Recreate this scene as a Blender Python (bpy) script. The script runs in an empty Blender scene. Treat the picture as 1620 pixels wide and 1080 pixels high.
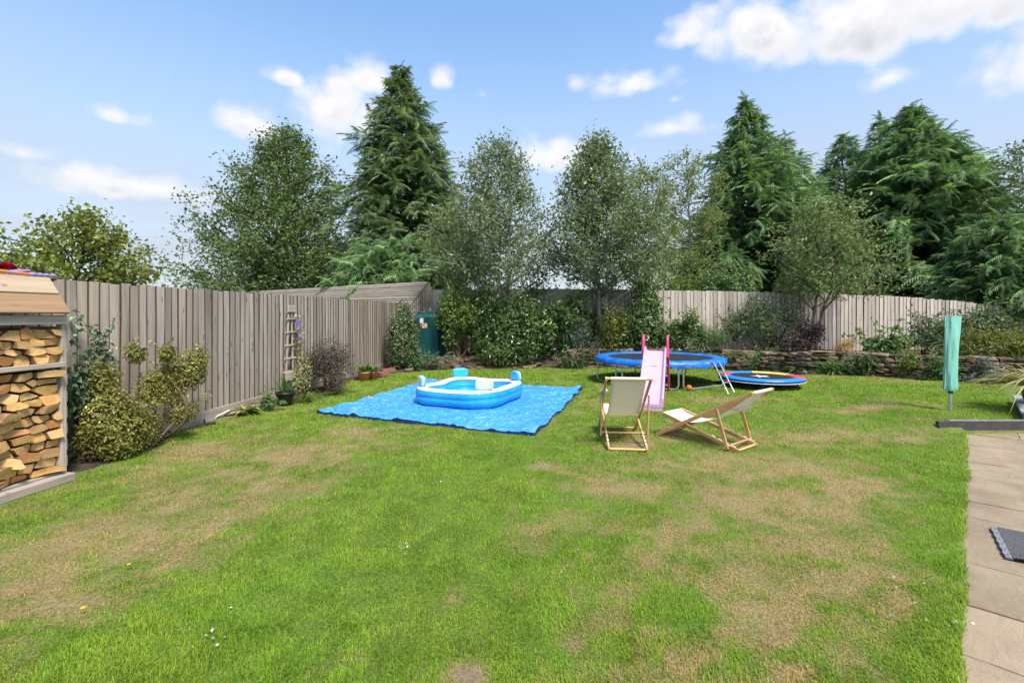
import bpy, math, random
import numpy as np
from mathutils import Vector, Matrix

random.seed(7)
RNG = np.random.default_rng(11)
PI = math.pi
sc = bpy.context.scene
COL = sc.collection

# ------------------------------------------------------------------ camera
EYE, FPX, CX, CY = 1.55, 765.0, 810.0, 497.0
cam = bpy.data.cameras.new('camera')
cam.sensor_width = 36.0
cam.lens = 36.0 * FPX / 1620.0
cam.shift_y = -43.0 / 1620.0
cam.clip_start, cam.clip_end = 0.05, 5000.0
camo = bpy.data.objects.new('camera', cam)
COL.objects.link(camo)
camo.location = (0, 0, EYE)
camo.rotation_euler = (PI / 2, 0, 0)
sc.camera = camo

# ------------------------------------------------------------------ exposure
sc.view_settings.view_transform = 'Standard'
sc.view_settings.look = 'None'
sc.view_settings.gamma = 1.0
sc.view_settings.use_curve_mapping = False
sc.view_settings.exposure = 1.62
sc.cycles.max_bounces = 6; sc.cycles.diffuse_bounces = 4; sc.cycles.glossy_bounces = 2; sc.cycles.transmission_bounces = 4
sc.cycles.transparent_max_bounces = 4; sc.cycles.caustics_reflective = False; sc.cycles.caustics_refractive = False

SUN_EL, SUN_AZ = math.radians(57), math.radians(150)     # azimuth from +Y towards +X

# ------------------------------------------------------------------ node helper
class NT:
    def __init__(s, tree):
        s.t = tree
    def n(s, typ, **kw):
        nd = s.t.nodes.new(typ)
        for k, v in kw.items():
            if k.startswith('i_'):
                key = k[2:].replace('_', ' ')
                nd.inputs[key].default_value = v
            else:
                setattr(nd, k, v)
        return nd
    def l(s, a, b):
        s.t.links.new(a, b)
    def val(s, sock, v):
        if hasattr(v, 'is_linked') or isinstance(v, bpy.types.NodeSocket):
            s.l(v, sock)
        else:
            sock.default_value = v
    def m(s, op, a, b=0.0, c=None, clamp=False):
        nd = s.t.nodes.new('ShaderNodeMath'); nd.operation = op; nd.use_clamp = clamp
        s.val(nd.inputs[0], a); s.val(nd.inputs[1], b)
        if c is not None: s.val(nd.inputs[2], c)
        return nd.outputs[0]
    def mix(s, f, a, b, mode='MIX'):
        nd = s.t.nodes.new('ShaderNodeMix'); nd.data_type = 'RGBA'; nd.blend_type = mode
        s.val(nd.inputs[0], f)
        for i, v in ((6, a), (7, b)):
            if isinstance(v, tuple):
                nd.inputs[i].default_value = (*v[:3], 1)
            else:
                s.val(nd.inputs[i], v)
        return nd.outputs[2]
    def noise(s, vec, scale, detail=3, rough=0.55, dist=0.0):
        nd = s.t.nodes.new('ShaderNodeTexNoise')
        nd.inputs['Scale'].default_value = scale; nd.inputs['Detail'].default_value = detail
        nd.inputs['Roughness'].default_value = rough; nd.inputs['Distortion'].default_value = dist
        if vec is not None: s.l(vec, nd.inputs['Vector'])
        return nd.outputs['Fac']
    def ss(s, v, a, b, lo=0.0, hi=1.0):
        nd = s.t.nodes.new('ShaderNodeMapRange'); nd.interpolation_type = 'SMOOTHSTEP'
        s.val(nd.inputs[0], v)
        for i, q in ((1, a), (2, b), (3, lo), (4, hi)): s.val(nd.inputs[i], q)
        return nd.outputs[0]
    def scale(s, vec, xyz):
        nd = s.t.nodes.new('ShaderNodeVectorMath'); nd.operation = 'MULTIPLY'
        s.l(vec, nd.inputs[0]); nd.inputs[1].default_value = xyz
        return nd.outputs[0]
    def add(s, vec, v2):
        nd = s.t.nodes.new('ShaderNodeVectorMath'); nd.operation = 'ADD'
        s.l(vec, nd.inputs[0]); s.val(nd.inputs[1], v2)
        return nd.outputs[0]

# ------------------------------------------------------------------ world: sky with scattered clouds
SKY_STRENGTH = 0.128
w = bpy.data.worlds.new('World'); sc.world = w; w.use_nodes = True
nt = NT(w.node_tree); w.node_tree.nodes.clear()
out = nt.n('ShaderNodeOutputWorld'); bg = nt.n('ShaderNodeBackground'); nt.l(bg.outputs[0], out.inputs[0])
bg.inputs[1].default_value = SKY_STRENGTH
sky = nt.n('ShaderNodeTexSky', sky_type='NISHITA', sun_disc=False)
sky.sun_elevation = SUN_EL; sky.sun_rotation = SUN_AZ
sky.air_density = 1.0; sky.dust_density = 0.6; sky.ozone_density = 2.5; sky.altitude = 100
hsv = nt.n('ShaderNodeHueSaturation'); hsv.inputs['Saturation'].default_value = 1.04; hsv.inputs['Hue'].default_value = 0.494
hsv.inputs['Value'].default_value = 0.78
nt.l(sky.outputs[0], hsv.inputs['Color'])
skycol = hsv.outputs[0]
tc = nt.n('ShaderNodeTexCoord'); dirv = tc.outputs['Generated']
sep = nt.n('ShaderNodeSeparateXYZ'); nt.l(dirv, sep.inputs[0])
az = nt.m('ARCTAN2', sep.outputs[0], sep.outputs[1])
el = nt.m('ARCSINE', sep.outputs[2])
# cumulus: (bearing deg, elevation deg, half width deg, half height deg, weight)
CLOUDS = [
 (38.0, 25.5, 15.0, 5.2, 1.25), (27.0, 27.2, 8.0, 4.4, 1.15), (19.8, 28.2, 3.4, 2.2, 0.9), (48.0, 19.0, 5.0, 3.4, 1.1), (38.0, 21.0, 3.0, 1.6, 0.62),
 (14.0, 24.6, 6.4, 2.1, 1.0), (18.6, 20.0, 4.6, 1.7, 0.70), (6.0, 17.6, 6.4, 3.2, 1.1), (12.0, 16.0, 5.0, 2.0, 0.6),
 (-19.6, 20.5, 5.2, 5.6, 1.15), (-16.4, 24.8, 3.4, 2.8, 1.05), (-29.3, 18.9, 4.0, 2.7, 1.05), (-25.4, 23.8, 3.0, 1.3, 0.85),
 (-8.7, 25.4, 2.1, 1.9, 0.95), (-39.4, 17.4, 2.7, 1.3, 0.95), (-37.5, 11.6, 9.0, 2.4, 0.85), (-45.5, 13.2, 4.0, 1.2, 0.7),
 (-29.0, 10.4, 6.0, 1.6, 0.65), (-3.5, 24.3, 1.0, 0.8, 0.5), (18.5, 22.8, 1.3, 0.8, 0.6),
]
wn = nt.noise(dirv, 5.0, 2, 0.5)
nz = nt.noise(nt.add(dirv, (3.1, 0.2, 1.7)), 9.0, 6, 0.60, 0.2)
nz2 = nt.noise(nt.add(dirv, (3.1, 0.2, 1.73)), 9.0, 6, 0.60, 0.2)
azw = nt.m('ADD', az, nt.m('MULTIPLY', nt.m('SUBTRACT', wn, 0.5), 0.03))
field = fsum = vsum = None
for a, e, ra, re, wt in CLOUDS:
    a, e, ra, re = (math.radians(q) for q in (a, e, ra, re))
    u = nt.m('DIVIDE', nt.m('SUBTRACT', azw, a), ra)
    dv = nt.m('SUBTRACT', el, e)
    v = nt.m('MAXIMUM', nt.m('DIVIDE', dv, re), nt.m('DIVIDE', dv, -0.6 * re))
    d = nt.m('SQRT', nt.m('ADD', nt.m('MULTIPLY', u, u), nt.m('MULTIPLY', v, v)))
    f = nt.m('MULTIPLY', nt.m('SUBTRACT', 1.20, d), wt * 1.15)
    fp = nt.m('MAXIMUM', f, 0.0); vb = nt.m('MULTIPLY', fp, nt.m('DIVIDE', dv, re))
    fsum = fp if fsum is None else nt.m('ADD', fsum, fp); vsum = vb if vsum is None else nt.m('ADD', vsum, vb)
    field = f if field is None else nt.m('MAXIMUM', field, f)
# the same sort of sky goes on beside, above and behind the view
gen = nt.m('MULTIPLY', nt.m('SUBTRACT', nt.noise(dirv, 2.4, 3, 0.5), 0.56), 5.0)
beyond = nt.m('MAXIMUM', nt.ss(nt.m('ABSOLUTE', az), 0.90, 1.10), nt.ss(el, 0.62, 0.76))
gen = nt.m('SUBTRACT', nt.m('MULTIPLY', nt.m('ADD', gen, 1.0), beyond), 1.0)
field = nt.m('MAXIMUM', field, gen)
pv = nt.n('ShaderNodeTexVoronoi'); pv.inputs['Scale'].default_value = 15.0; pv.inputs['Detail'].default_value = 1.0
nt.l(nt.scale(dirv, (1, 1, 1.25)), pv.inputs['Vector'])
dens = nt.m('ADD', field, nt.m('MULTIPLY', nt.m('SUBTRACT', nz, 0.5), 2.0))
dens = nt.m('ADD', dens, nt.m('MULTIPLY', nt.m('SUBTRACT', 0.46, pv.outputs['Distance']), 0.7))
alpha = nt.ss(dens, 0.05, 1.0)
alpha = nt.m('MULTIPLY', alpha, nt.ss(el, 0.0, 0.12))
shade = nt.ss(nt.m('SUBTRACT', nz, nz2), -0.10, 0.08)
thick = nt.ss(dens, 0.5, 1.4)
under = nt.ss(nt.m('DIVIDE', vsum, nt.m('ADD', fsum, 0.02)), 0.15, -0.45)      # flat shaded undersides
shade2 = nt.m('SUBTRACT', 1.0, nt.m('MULTIPLY', thick, nt.m('SUBTRACT', nt.m('ADD', 0.35, nt.m('MULTIPLY', under, 0.75)), nt.m('MULTIPLY', shade, 0.4))), clamp=True)
ccol = nt.mix(shade2, (1.50, 1.58, 1.85), (2.55, 2.54, 2.58))
# thin bright veil low over the horizon
veil = nt.m('MULTIPLY', nt.ss(el, 0.60, 0.10), 0.97)
veil = nt.m('MULTIPLY', veil, nt.ss(nt.noise(nt.scale(dirv, (1, 1, 3.5)), 3.0, 4), 0.15, 0.75, 0.72, 1.0))
base = nt.mix(veil, skycol, (1.56, 1.67, 1.90))
final = nt.mix(alpha, base, ccol)
nt.l(final, bg.inputs[0])

sun = bpy.data.lights.new('sun', 'SUN')
sun.energy = 2.15; sun.angle = math.radians(14); sun.color = (1.0, 0.95, 0.87)
suno = bpy.data.objects.new('sun', sun); COL.objects.link(suno)
sd = Vector((math.sin(SUN_AZ) * math.cos(SUN_EL), math.cos(SUN_AZ) * math.cos(SUN_EL), math.sin(SUN_EL)))
suno.rotation_euler = sd.to_track_quat('Z', 'Y').to_euler()
suno.location = sd * 60

# ------------------------------------------------------------------ mesh helpers
def at(px, py, Y):                 # where the photograph's pixel lies at distance Y
    return Vector(((px - CX) * Y / FPX, Y, EYE - (py - CY) * Y / FPX))

class MB:
    def __init__(s):
        s.V = []; s.F = []; s.R = []; s.D = []; s.n = 0
    def add(s, V, F, rnd=0.5, dry=0.0):
        V = np.asarray(V, dtype=np.float32).reshape(-1, 3)
        F = np.asarray(F, dtype=np.int32)
        s.V.append(V); s.F.append(F + s.n)
        m = len(F)
        s.R.append(np.broadcast_to(np.asarray(rnd, np.float32), (m,)))
        s.D.append(np.broadcast_to(np.asarray(dry, np.float32), (m,)))
        s.n += len(V)
    def mesh(s, name, mat, smooth=False):
        me = bpy.data.meshes.new(name)
        V = np.concatenate(s.V)
        loops = np.concatenate([f.ravel() for f in s.F])
        sizes = np.concatenate([np.full(len(f), f.shape[1], np.int32) for f in s.F])
        starts = np.concatenate([[0], np.cumsum(sizes)[:-1]]).astype(np.int32)
        me.vertices.add(len(V)); me.vertices.foreach_set('co', V.ravel())
        me.loops.add(len(loops)); me.loops.foreach_set('vertex_index', loops.astype(np.int32))
        me.polygons.add(len(sizes)); me.polygons.foreach_set('loop_start', starts)
        me.polygons.foreach_set('use_smooth', np.full(len(sizes), smooth, dtype=bool))
        me.update(calc_edges=True)
        R = np.concatenate(s.R); D = np.concatenate(s.D)
        a = me.attributes.new('rnd', 'FLOAT', 'FACE'); a.data.foreach_set('value', R.astype(np.float32))
        if D.any():
            a = me.attributes.new('dry', 'FLOAT', 'FACE'); a.data.foreach_set('value', D.astype(np.float32))
        if mat is not None: me.materials.append(mat)
        return me
    # --- shapes
    def box(s, c, d, rot=None, rnd=0.5, taper=1.0):
        x, y, z = np.array(d) / 2.0
        V = np.array([[-x,-y,-z],[x,-y,-z],[x,y,-z],[-x,y,-z],[-x*taper,-y*taper,z],[x*taper,-y*taper,z],[x*taper,y*taper,z],[-x*taper,y*taper,z]])
        if rot is not None: V = V @ np.array(rot.to_matrix()).T
        s.add(V + np.array(c), [[0,3,2,1],[4,5,6,7],[0,1,5,4],[1,2,6,5],[2,3,7,6],[3,0,4,7]], rnd)
    def beam(s, p0, p1, wd, ht, up=(0, 0, 1), rnd=0.5):
        p0, p1 = Vector(p0), Vector(p1)
        d = (p1 - p0); L = d.length; d.normalize()
        side = d.cross(Vector(up))
        if side.length < 1e-4: side = d.cross(Vector((0, 1, 0)))
        side.normalize(); u = side.cross(d)
        c = 0.2 * min(wd, ht)
        prof = [(-wd/2+c, -ht/2), (wd/2-c, -ht/2), (wd/2, -ht/2+c), (wd/2, ht/2-c), (wd/2-c, ht/2), (-wd/2+c, ht/2), (-wd/2, ht/2-c), (-wd/2, -ht/2+c)]
        V = [p + side * a + u * b for p in (p0, p1) for a, b in prof]
        s.add([tuple(v) for v in V], [[i, (i+1) % 8, 8 + (i+1) % 8, 8 + i] for i in range(8)], rnd)
        s.add([tuple(v) for v in V], [[7,6,5,4,3,2,1,0],[8,9,10,11,12,13,14,15]], rnd)
    def tube(s, pts, rad, n=6, rnd=0.5, cap=True):
        P = np.asarray(pts, float); k = len(P)
        rad = np.broadcast_to(np.asarray(rad, float), (k,))
        T = np.gradient(P, axis=0); T /= np.linalg.norm(T, axis=1, keepdims=True) + 1e-9
        ref = np.array([0, 0, 1.0]) if abs(T[0][2]) < 0.9 else np.array([1.0, 0, 0])
        A = np.zeros_like(P); a = np.cross(T[0], ref); a /= np.linalg.norm(a)
        for i in range(k):
            a = a - T[i] * a.dot(T[i]); a /= np.linalg.norm(a) + 1e-9; A[i] = a
        B = np.cross(T, A)
        th = np.arange(n) * 2 * PI / n
        V = P[:, None, :] + rad[:, None, None] * (np.cos(th)[None, :, None] * A[:, None, :] + np.sin(th)[None, :, None] * B[:, None, :])
        i = np.arange(k - 1)[:, None]; j = np.arange(n)[None, :]; j2 = (j + 1) % n
        F = np.stack([i*n + j, i*n + j2, (i+1)*n + j2, (i+1)*n + j], -1).reshape(-1, 4)
        s.add(V.reshape(-1, 3), F, rnd)
        if cap:
            s.add(V[0], [list(range(n))[::-1]], rnd); s.add(V[-1], [list(range(n))], rnd)
    def lathe(s, prof, n=20, c=(0, 0, 0), rnd=0.5):
        P = np.array(prof, float); k = len(P); th = np.arange(n) * 2 * PI / n
        V = np.stack([P[:, None, 0] * np.cos(th), P[:, None, 0] * np.sin(th), np.repeat(P[:, 1:2], n, 1)], -1) + np.array(c)
        i = np.arange(k - 1)[:, None]; j = np.arange(n)[None, :]; j2 = (j + 1) % n
        F = np.stack([i*n + j, i*n + j2, (i+1)*n + j2, (i+1)*n + j], -1).reshape(-1, 4)
        s.add(V.reshape(-1, 3), F, rnd)
    def grid(s, P, rnd=0.5, wrap=False):          # P (a,b,3)
        P = np.asarray(P, float); a, b = P.shape[:2]
        i = np.arange(a - 1)[:, None]; j = np.arange(b if wrap else b - 1)[None, :]; j2 = (j + 1) % b
        F = np.stack([i*b + j, i*b + j2, (i+1)*b + j2, (i+1)*b + j], -1).reshape(-1, 4)
        s.add(P.reshape(-1, 3), F, rnd)
    def leaves(s, P, N, size, aspect=0.5, rnd=None, fold=0.15, up=None):
        """kite shaped leaves at P, lying across N, pointing along a random (or given) direction"""
        P = np.asarray(P, float); n = len(P)
        N = N / (np.linalg.norm(N, axis=1, keepdims=True) + 1e-9)
        D = RNG.normal(size=(n, 3)) if up is None else up + RNG.normal(size=(n, 3)) * 0.35
        D = D - N * (D * N).sum(1, keepdims=True); D /= np.linalg.norm(D, axis=1, keepdims=True) + 1e-9
        S = np.cross(N, D)
        L = (size * RNG.uniform(0.65, 1.3, n))[:, None]
        W = L * aspect * 0.5
        b = P - D * L * 0.5; t = P + D * L * 0.5 - N * L * 0.12
        m = P - D * L * 0.05 + N * L * fold * 0.5
        V = np.stack([b, m + S * W, t, m - S * W], 1).reshape(-1, 3)
        F = np.arange(4 * n).reshape(n, 4)
        s.add(V, F, RNG.uniform(0, 1, n) if rnd is None else rnd)

def vnoise(x, y, seed=0):
    xi = np.floor(x).astype(np.int64); yi = np.floor(y).astype(np.int64)
    fx = x - xi; fy = y - yi
    fx = fx * fx * (3 - 2 * fx); fy = fy * fy * (3 - 2 * fy)
    def h(a, b):
        v = np.sin(a * 127.1 + b * 311.7 + seed * 74.7) * 43758.5453
        return v - np.floor(v)
    return (h(xi, yi) * (1 - fx) + h(xi + 1, yi) * fx) * (1 - fy) + (h(xi, yi + 1) * (1 - fx) + h(xi + 1, yi + 1) * fx) * fy
def fbm(x, y, seed=0, o=4):
    r = 0; a = 0.5; t = 0
    for k in range(o):
        r = r + a * vnoise(x * 2 ** k, y * 2 ** k, seed + k * 3); t += a; a *= 0.5
    return r / t

# ------------------------------------------------------------------ objects helpers
def obj(name, me, parent=None, loc=(0, 0, 0), rot=(0, 0, 0), scl=(1, 1, 1)):
    o = bpy.data.objects.new(name, me); COL.objects.link(o)
    o.location = loc; o.rotation_euler = rot; o.scale = scl
    if parent is not None: o.parent = parent
    return o
def tag(o, label=None, cat=None, group=None, kind=None):
    if label: o['label'] = label
    if cat: o['category'] = cat
    if group: o['group'] = group
    if kind: o['kind'] = kind
    return o
def thing(name, label, cat, loc=(0, 0, 0), rz=0.0, group=None):
    o = obj(name, None, None, loc, (0, 0, rz))
    o.empty_display_size = 0.2
    return tag(o, label, cat, group)
def part(name, mb, mat, parent, smooth=False, **kw):
    return obj(name, mb.mesh(name, mat, smooth), parent, **kw)
def bevel(o, wd=0.01, seg=2):
    m = o.modifiers.new('bevel', 'BEVEL'); m.width = wd; m.segments = seg; m.limit_method = 'ANGLE'
    return o

# ------------------------------------------------------------------ materials
def new_mat(name):
    m = bpy.data.materials.new(name); m.use_nodes = True
    m.node_tree.nodes.clear(); t = NT(m.node_tree)
    o = t.n('ShaderNodeOutputMaterial'); p = t.n('ShaderNodeBsdfPrincipled')
    t.l(p.outputs[0], o.inputs[0])
    return m, t, p, o
def bump(t, p, h, strength=0.3, dist=0.01):
    b = t.n('ShaderNodeBump'); b.inputs['Strength'].default_value = strength; b.inputs['Distance'].default_value = dist
    t.l(h, b.inputs['Height']); t.l(b.outputs[0], p.inputs['Normal'])
def ocoord(t, jitter=True):
    tcn = t.n('ShaderNodeTexCoord'); oi = t.n('ShaderNodeObjectInfo')
    v = tcn.outputs['Object']
    if jitter:
        cmb = t.n('ShaderNodeCombineXYZ')
        r = t.m('MULTIPLY', oi.outputs['Random'], 61.0)
        t.l(r, cmb.inputs[0]); t.l(t.m('MULTIPLY', oi.outputs['Random'], 37.0), cmb.inputs[1]); t.l(t.m('MULTIPLY', oi.outputs['Random'], 83.0), cmb.inputs[2])
        v = t.add(v, cmb.outputs[0])
    return v, oi.outputs['Random']
def plain(name, col, rough=0.5, var=0.12, nscale=8.0, spec=0.4, metal=0.0, bmp=0.0, jitter=True):
    m, t, p, o = new_mat(name)
    v, r = ocoord(t, jitter)
    n = t.noise(v, nscale, 5, 0.6)
    k = t.ss(n, 0.25, 0.75, 1 - var, 1 + var)
    c = t.mix(1.0, col, k, 'MULTIPLY')
    t.l(c, p.inputs['Base Color'])
    p.inputs['Metallic'].default_value = metal
    t.l(t.ss(t.noise(v, nscale * 2.3, 3), 0.2, 0.8, max(rough - 0.1, 0.03), min(rough + 0.12, 1)), p.inputs['Roughness'])
    p.inputs['Specular IOR Level'].default_value = spec
    if bmp: bump(t, p, t.noise(v, nscale * 5, 4), bmp, 0.005)
    return m
def wood(name, ca, cb, axis=2, fine=60.0, rough=0.75, knots=0.6, stain=0.35, bmp=0.35, dark=(0.07, 0.055, 0.045)):
    m, t, p, o = new_mat(name)
    v, r = ocoord(t)
    st = [fine, fine, fine]; st[axis] = fine * 0.035
    grain = t.noise(t.scale(v, tuple(st)), 1.0, 5, 0.65, 0.6)
    st2 = [5, 5, 5]; st2[axis] = 1.1
    broad = t.noise(t.scale(v, tuple(st2)), 1.0, 4, 0.6)
    c = t.mix(t.ss(grain, 0.3, 0.7), ca, cb)
    k = t.m('ADD', t.m('MULTIPLY', r, 0.58), 0.68)
    c = t.mix(1.0, c, k, 'MULTIPLY')
    warm = t.m('FRACT', t.m('MULTIPLY', r, 7.31))
    c = t.mix(t.m('MULTIPLY', warm, 0.45), c, (cb[0] * 1.05, cb[1] * 0.93, cb[2] * 0.80))
    c = t.mix(t.m('MULTIPLY', t.ss(broad, 0.50, 0.76), stain), c, dark)
    c = t.mix(t.m('MULTIPLY', t.ss(t.noise(t.scale(v, tuple(q * 0.45 for q in st2)), 1.0, 5, 0.65), 0.5, 0.7), 0.35), c, (cb[0] * 1.15, cb[1] * 1.15, cb[2] * 1.17))
    if knots:
        st3 = [9, 9, 9]; st3[axis] = 4.5
        vo = t.n('ShaderNodeTexVoronoi'); vo.inputs['Scale'].default_value = 1.0
        t.l(t.scale(v, tuple(st3)), vo.inputs['Vector'])
        kn = t.ss(vo.outputs['Distance'], 0.17, 0.06)
        c = t.mix(t.m('MULTIPLY', kn, knots), c, dark)
    if axis == 2:                       # shadow lines between fence boards, painted dark on their step edges
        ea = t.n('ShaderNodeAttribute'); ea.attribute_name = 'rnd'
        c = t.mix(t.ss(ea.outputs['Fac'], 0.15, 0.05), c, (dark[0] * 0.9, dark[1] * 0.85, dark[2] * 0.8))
    t.l(c, p.inputs['Base Color'])
    p.inputs['Roughness'].default_value = rough
    p.inputs['Specular IOR Level'].default_value = 0.2
    bump(t, p, grain, bmp, 0.004)
    return m
def leafmat(name, ca, cb, cc=None, rough=0.5, trans=0.3, spec=0.35, pos_noise=0.6):
    m, t, p, o = new_mat(name)
    a = t.n('ShaderNodeAttribute'); a.attribute_name = 'rnd'
    g = t.n('ShaderNodeNewGeometry')
    n = t.noise(g.outputs['Position'], pos_noise * 2.2, 3)
    f = t.m('ADD', t.m('MULTIPLY', a.outputs['Fac'], 0.7), t.m('MULTIPLY', t.m('SUBTRACT', n, 0.35), 0.75), clamp=True)
    c = t.mix(f, ca, cb)
    if cc is not None:
        c = t.mix(t.ss(a.outputs['Fac'], 0.86, 0.97), c, cc)
    t.l(c, p.inputs['Base Color'])
    p.inputs['Roughness'].default_value = rough
    p.inputs['Specular IOR Level'].default_value = spec
    tr = t.n('ShaderNodeBsdfTranslucent')
    t.l(t.mix(1.0, c, (1.25, 1.25, 0.7), 'MULTIPLY'), tr.inputs['Color'])
    mx = t.n('ShaderNodeMixShader'); mx.inputs[0].default_value = trans
    t.l(p.outputs[0], mx.inputs[1]); t.l(tr.outputs[0], mx.inputs[2]); t.l(mx.outputs[0], o.inputs[0])
    return m

M = {}
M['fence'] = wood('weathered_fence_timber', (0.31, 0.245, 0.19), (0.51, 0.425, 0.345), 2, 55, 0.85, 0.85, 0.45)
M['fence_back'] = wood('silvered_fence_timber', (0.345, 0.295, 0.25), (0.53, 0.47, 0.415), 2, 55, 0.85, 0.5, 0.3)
M['gravel_board'] = wood('gravel_board_timber', (0.22, 0.18, 0.14), (0.38, 0.32, 0.26), 1, 45, 0.85, 0.5, 0.5)
M['slat'] = wood('mossy_slat_timber', (0.125, 0.11, 0.088), (0.25, 0.225, 0.185), 0, 45, 0.9, 0.3, 0.4)
M['store'] = wood('store_grey_timber', (0.28, 0.235, 0.19), (0.46, 0.40, 0.33), 1, 50, 0.8, 0.6, 0.3)
M['store_post'] = wood('store_post_timber', (0.28, 0.235, 0.19), (0.46, 0.40, 0.33), 2, 50, 0.8, 0.6, 0.3)
M['roof_pale'] = wood('pale_sawn_board', (0.30, 0.225, 0.15), (0.43, 0.34, 0.245), 1, 40, 0.7, 0.75, 0.12, dark=(0.25, 0.14, 0.07))
M['roof_tan'] = wood('tan_sawn_board', (0.21, 0.13, 0.07), (0.32, 0.21, 0.12), 1, 40, 0.7, 0.5, 0.25, dark=(0.2, 0.11, 0.06))
M['chair_wood'] = wood('deckchair_beech', (0.46, 0.25, 0.11), (0.62, 0.37, 0.18), 0, 40, 0.5, 0.0, 0.15, 0.15, dark=(0.25, 0.12, 0.05))
M['bark'] = plain('bark', (0.105, 0.08, 0.06), 0.9, 0.4, 9, 0.1, 0, 0.6)
M['bark_pale'] = plain('pale_bark', (0.20, 0.175, 0.145), 0.9, 0.35, 9, 0.1, 0, 0.6)
M['twig'] = plain('twig', (0.12, 0.085, 0.055), 0.85, 0.3, 20, 0.1)
M['soil'] = plain('soil', (0.060, 0.044, 0.032), 0.95, 0.45, 6, 0.1, 0, 0.9, jitter=False)

# ================================================================== GROUND, LAWN, PATIO
def sst(x, a, b):
    t = np.clip((x - a) / (b - a + 1e-9), 0, 1); return t * t * (3 - 2 * t)
def fence_x(Y): return -4.49 + 0.118 * (Y - 6.31)
E1 = np.array([0.687, 0.727]); E2 = np.array([0.727, -0.687])
P0 = np.array([1.90, 2.03])
def edge_x(Y):                     # the lawn's edge along the paving
    Y = np.asarray(Y, float)
    return 1.90 + 0.945 * (Y - 2.03) + (fbm(Y * 2.2, Y * 0 + 3.3, 5) - 0.5) * 0.16
def in_patio(X, Y): return (X > edge_x(Y)) & (Y < 6.37)
def lawn_z(X, Y):
    X = np.asarray(X, float); Y = np.asarray(Y, float)
    x0 = 4.9 + 0.32 * np.maximum(Y - 6.4, 0)
    k = sst(X, 4.7, 5.75)
    y0 = 5.7 * (1 - k) + 6.365 * k; y1 = 7.5 * (1 - k) + 6.41 * k
    r = sst(X, x0, x0 + 0.9) * sst(Y, y0, y1) * 0.12
    return r + (fbm(X * 0.9, Y * 0.9, 2) - 0.5) * 0.03
WALL = np.array([(1.6, 13.9), (2.9, 13.9), (5.2, 13.7), (6.6, 13.2), (7.2, 11.95), (8.4, 11.15), (9.1, 10.4), (9.9, 10.1), (13.5, 9.0)])
FRONT = np.array([(-4.2, 12.2), (-3.3, 12.55), (-2.67, 12.9), (-1.6, 13.75)] + [tuple(p) for p in WALL])
def front_y(X): return np.interp(X, FRONT[:, 0], FRONT[:, 1])
def back_y(X): return np.interp(X, [-4.2, -2.75, 1.5, 6, 10, 18], [16.5, 16.3, 15.55, 15.05, 14.75, 14.6])

# image pixel -> lawn point
def G(px, py, z=0.0):
    Y = FPX * (EYE - z) / (py - CY); return np.array([(px - CX) * Y / FPX, Y])
# worn and parched patches of the lawn: (px, py, half width px, half height px, strength)
DRY = [(60,930,140,50,.8),(240,850,150,45,.9),(330,800,130,40,.8),(420,760,110,32,.85),(470,722,70,20,1.0),(330,715,100,18,.7),(250,760,90,25,.4),(420,690,80,12,.5),
       (160,910,120,30,.6),(40,1010,60,40,.4),(580,682,60,9,.95),(110,808,60,10,.5),
       (900,820,60,24,.95),(1000,772,80,20,.75),(1130,735,110,15,.8),(1240,745,110,18,.8),(1340,770,70,22,.7),(1190,790,110,22,.75),(1290,815,90,22,.8),
       (1180,860,120,24,.6),(1320,870,90,26,.8),(1240,920,120,26,.7),(1200,965,50,18,.9),(1235,995,50,26,1.0),(1410,960,60,24,.7),(1380,905,60,24,.6),
       (1330,690,80,10,.9),(1440,690,60,9,.8),(1270,700,70,9,.55),(1150,632,60,4,.8),(1360,650,60,4,.75),(1480,655,50,4,.6),(960,930,50,24,.5),(1080,830,80,24,.5),
       (1420,612,60,3,.6),(1360,600,60,3,.5),(940,985,50,34,.45),(1030,1050,70,30,.5),(1260,1060,40,24,.6),(1360,1010,60,30,.5),(860,738,24,6,.9),(735,1062,26,18,1.2),
       (1060,690,40,8,.5),(1010,700,40,10,.6),(1190,700,50,8,.6),(740,930,40,20,.15),(600,700,40,8,.5)]
LUSH = [(250,1010,160,70,1.2),(480,880,150,80,1.2),(650,780,130,60,1.2),(790,712,100,30,1.0),(600,850,220,130,1.0),(420,980,220,90,1.0),(760,760,90,50,.9),(660,1020,200,90,.7),(1500,800,34,110,.9),(1480,950,60,120,.8),(1350,625,80,6,.6),(1520,640,80,8,.7),(1460,665,60,6,.8),(160,795,70,14,.6),(1180,1010,30,10,.3),(850,700,60,18,.7),(800,590,160,4,.5)]
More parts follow.
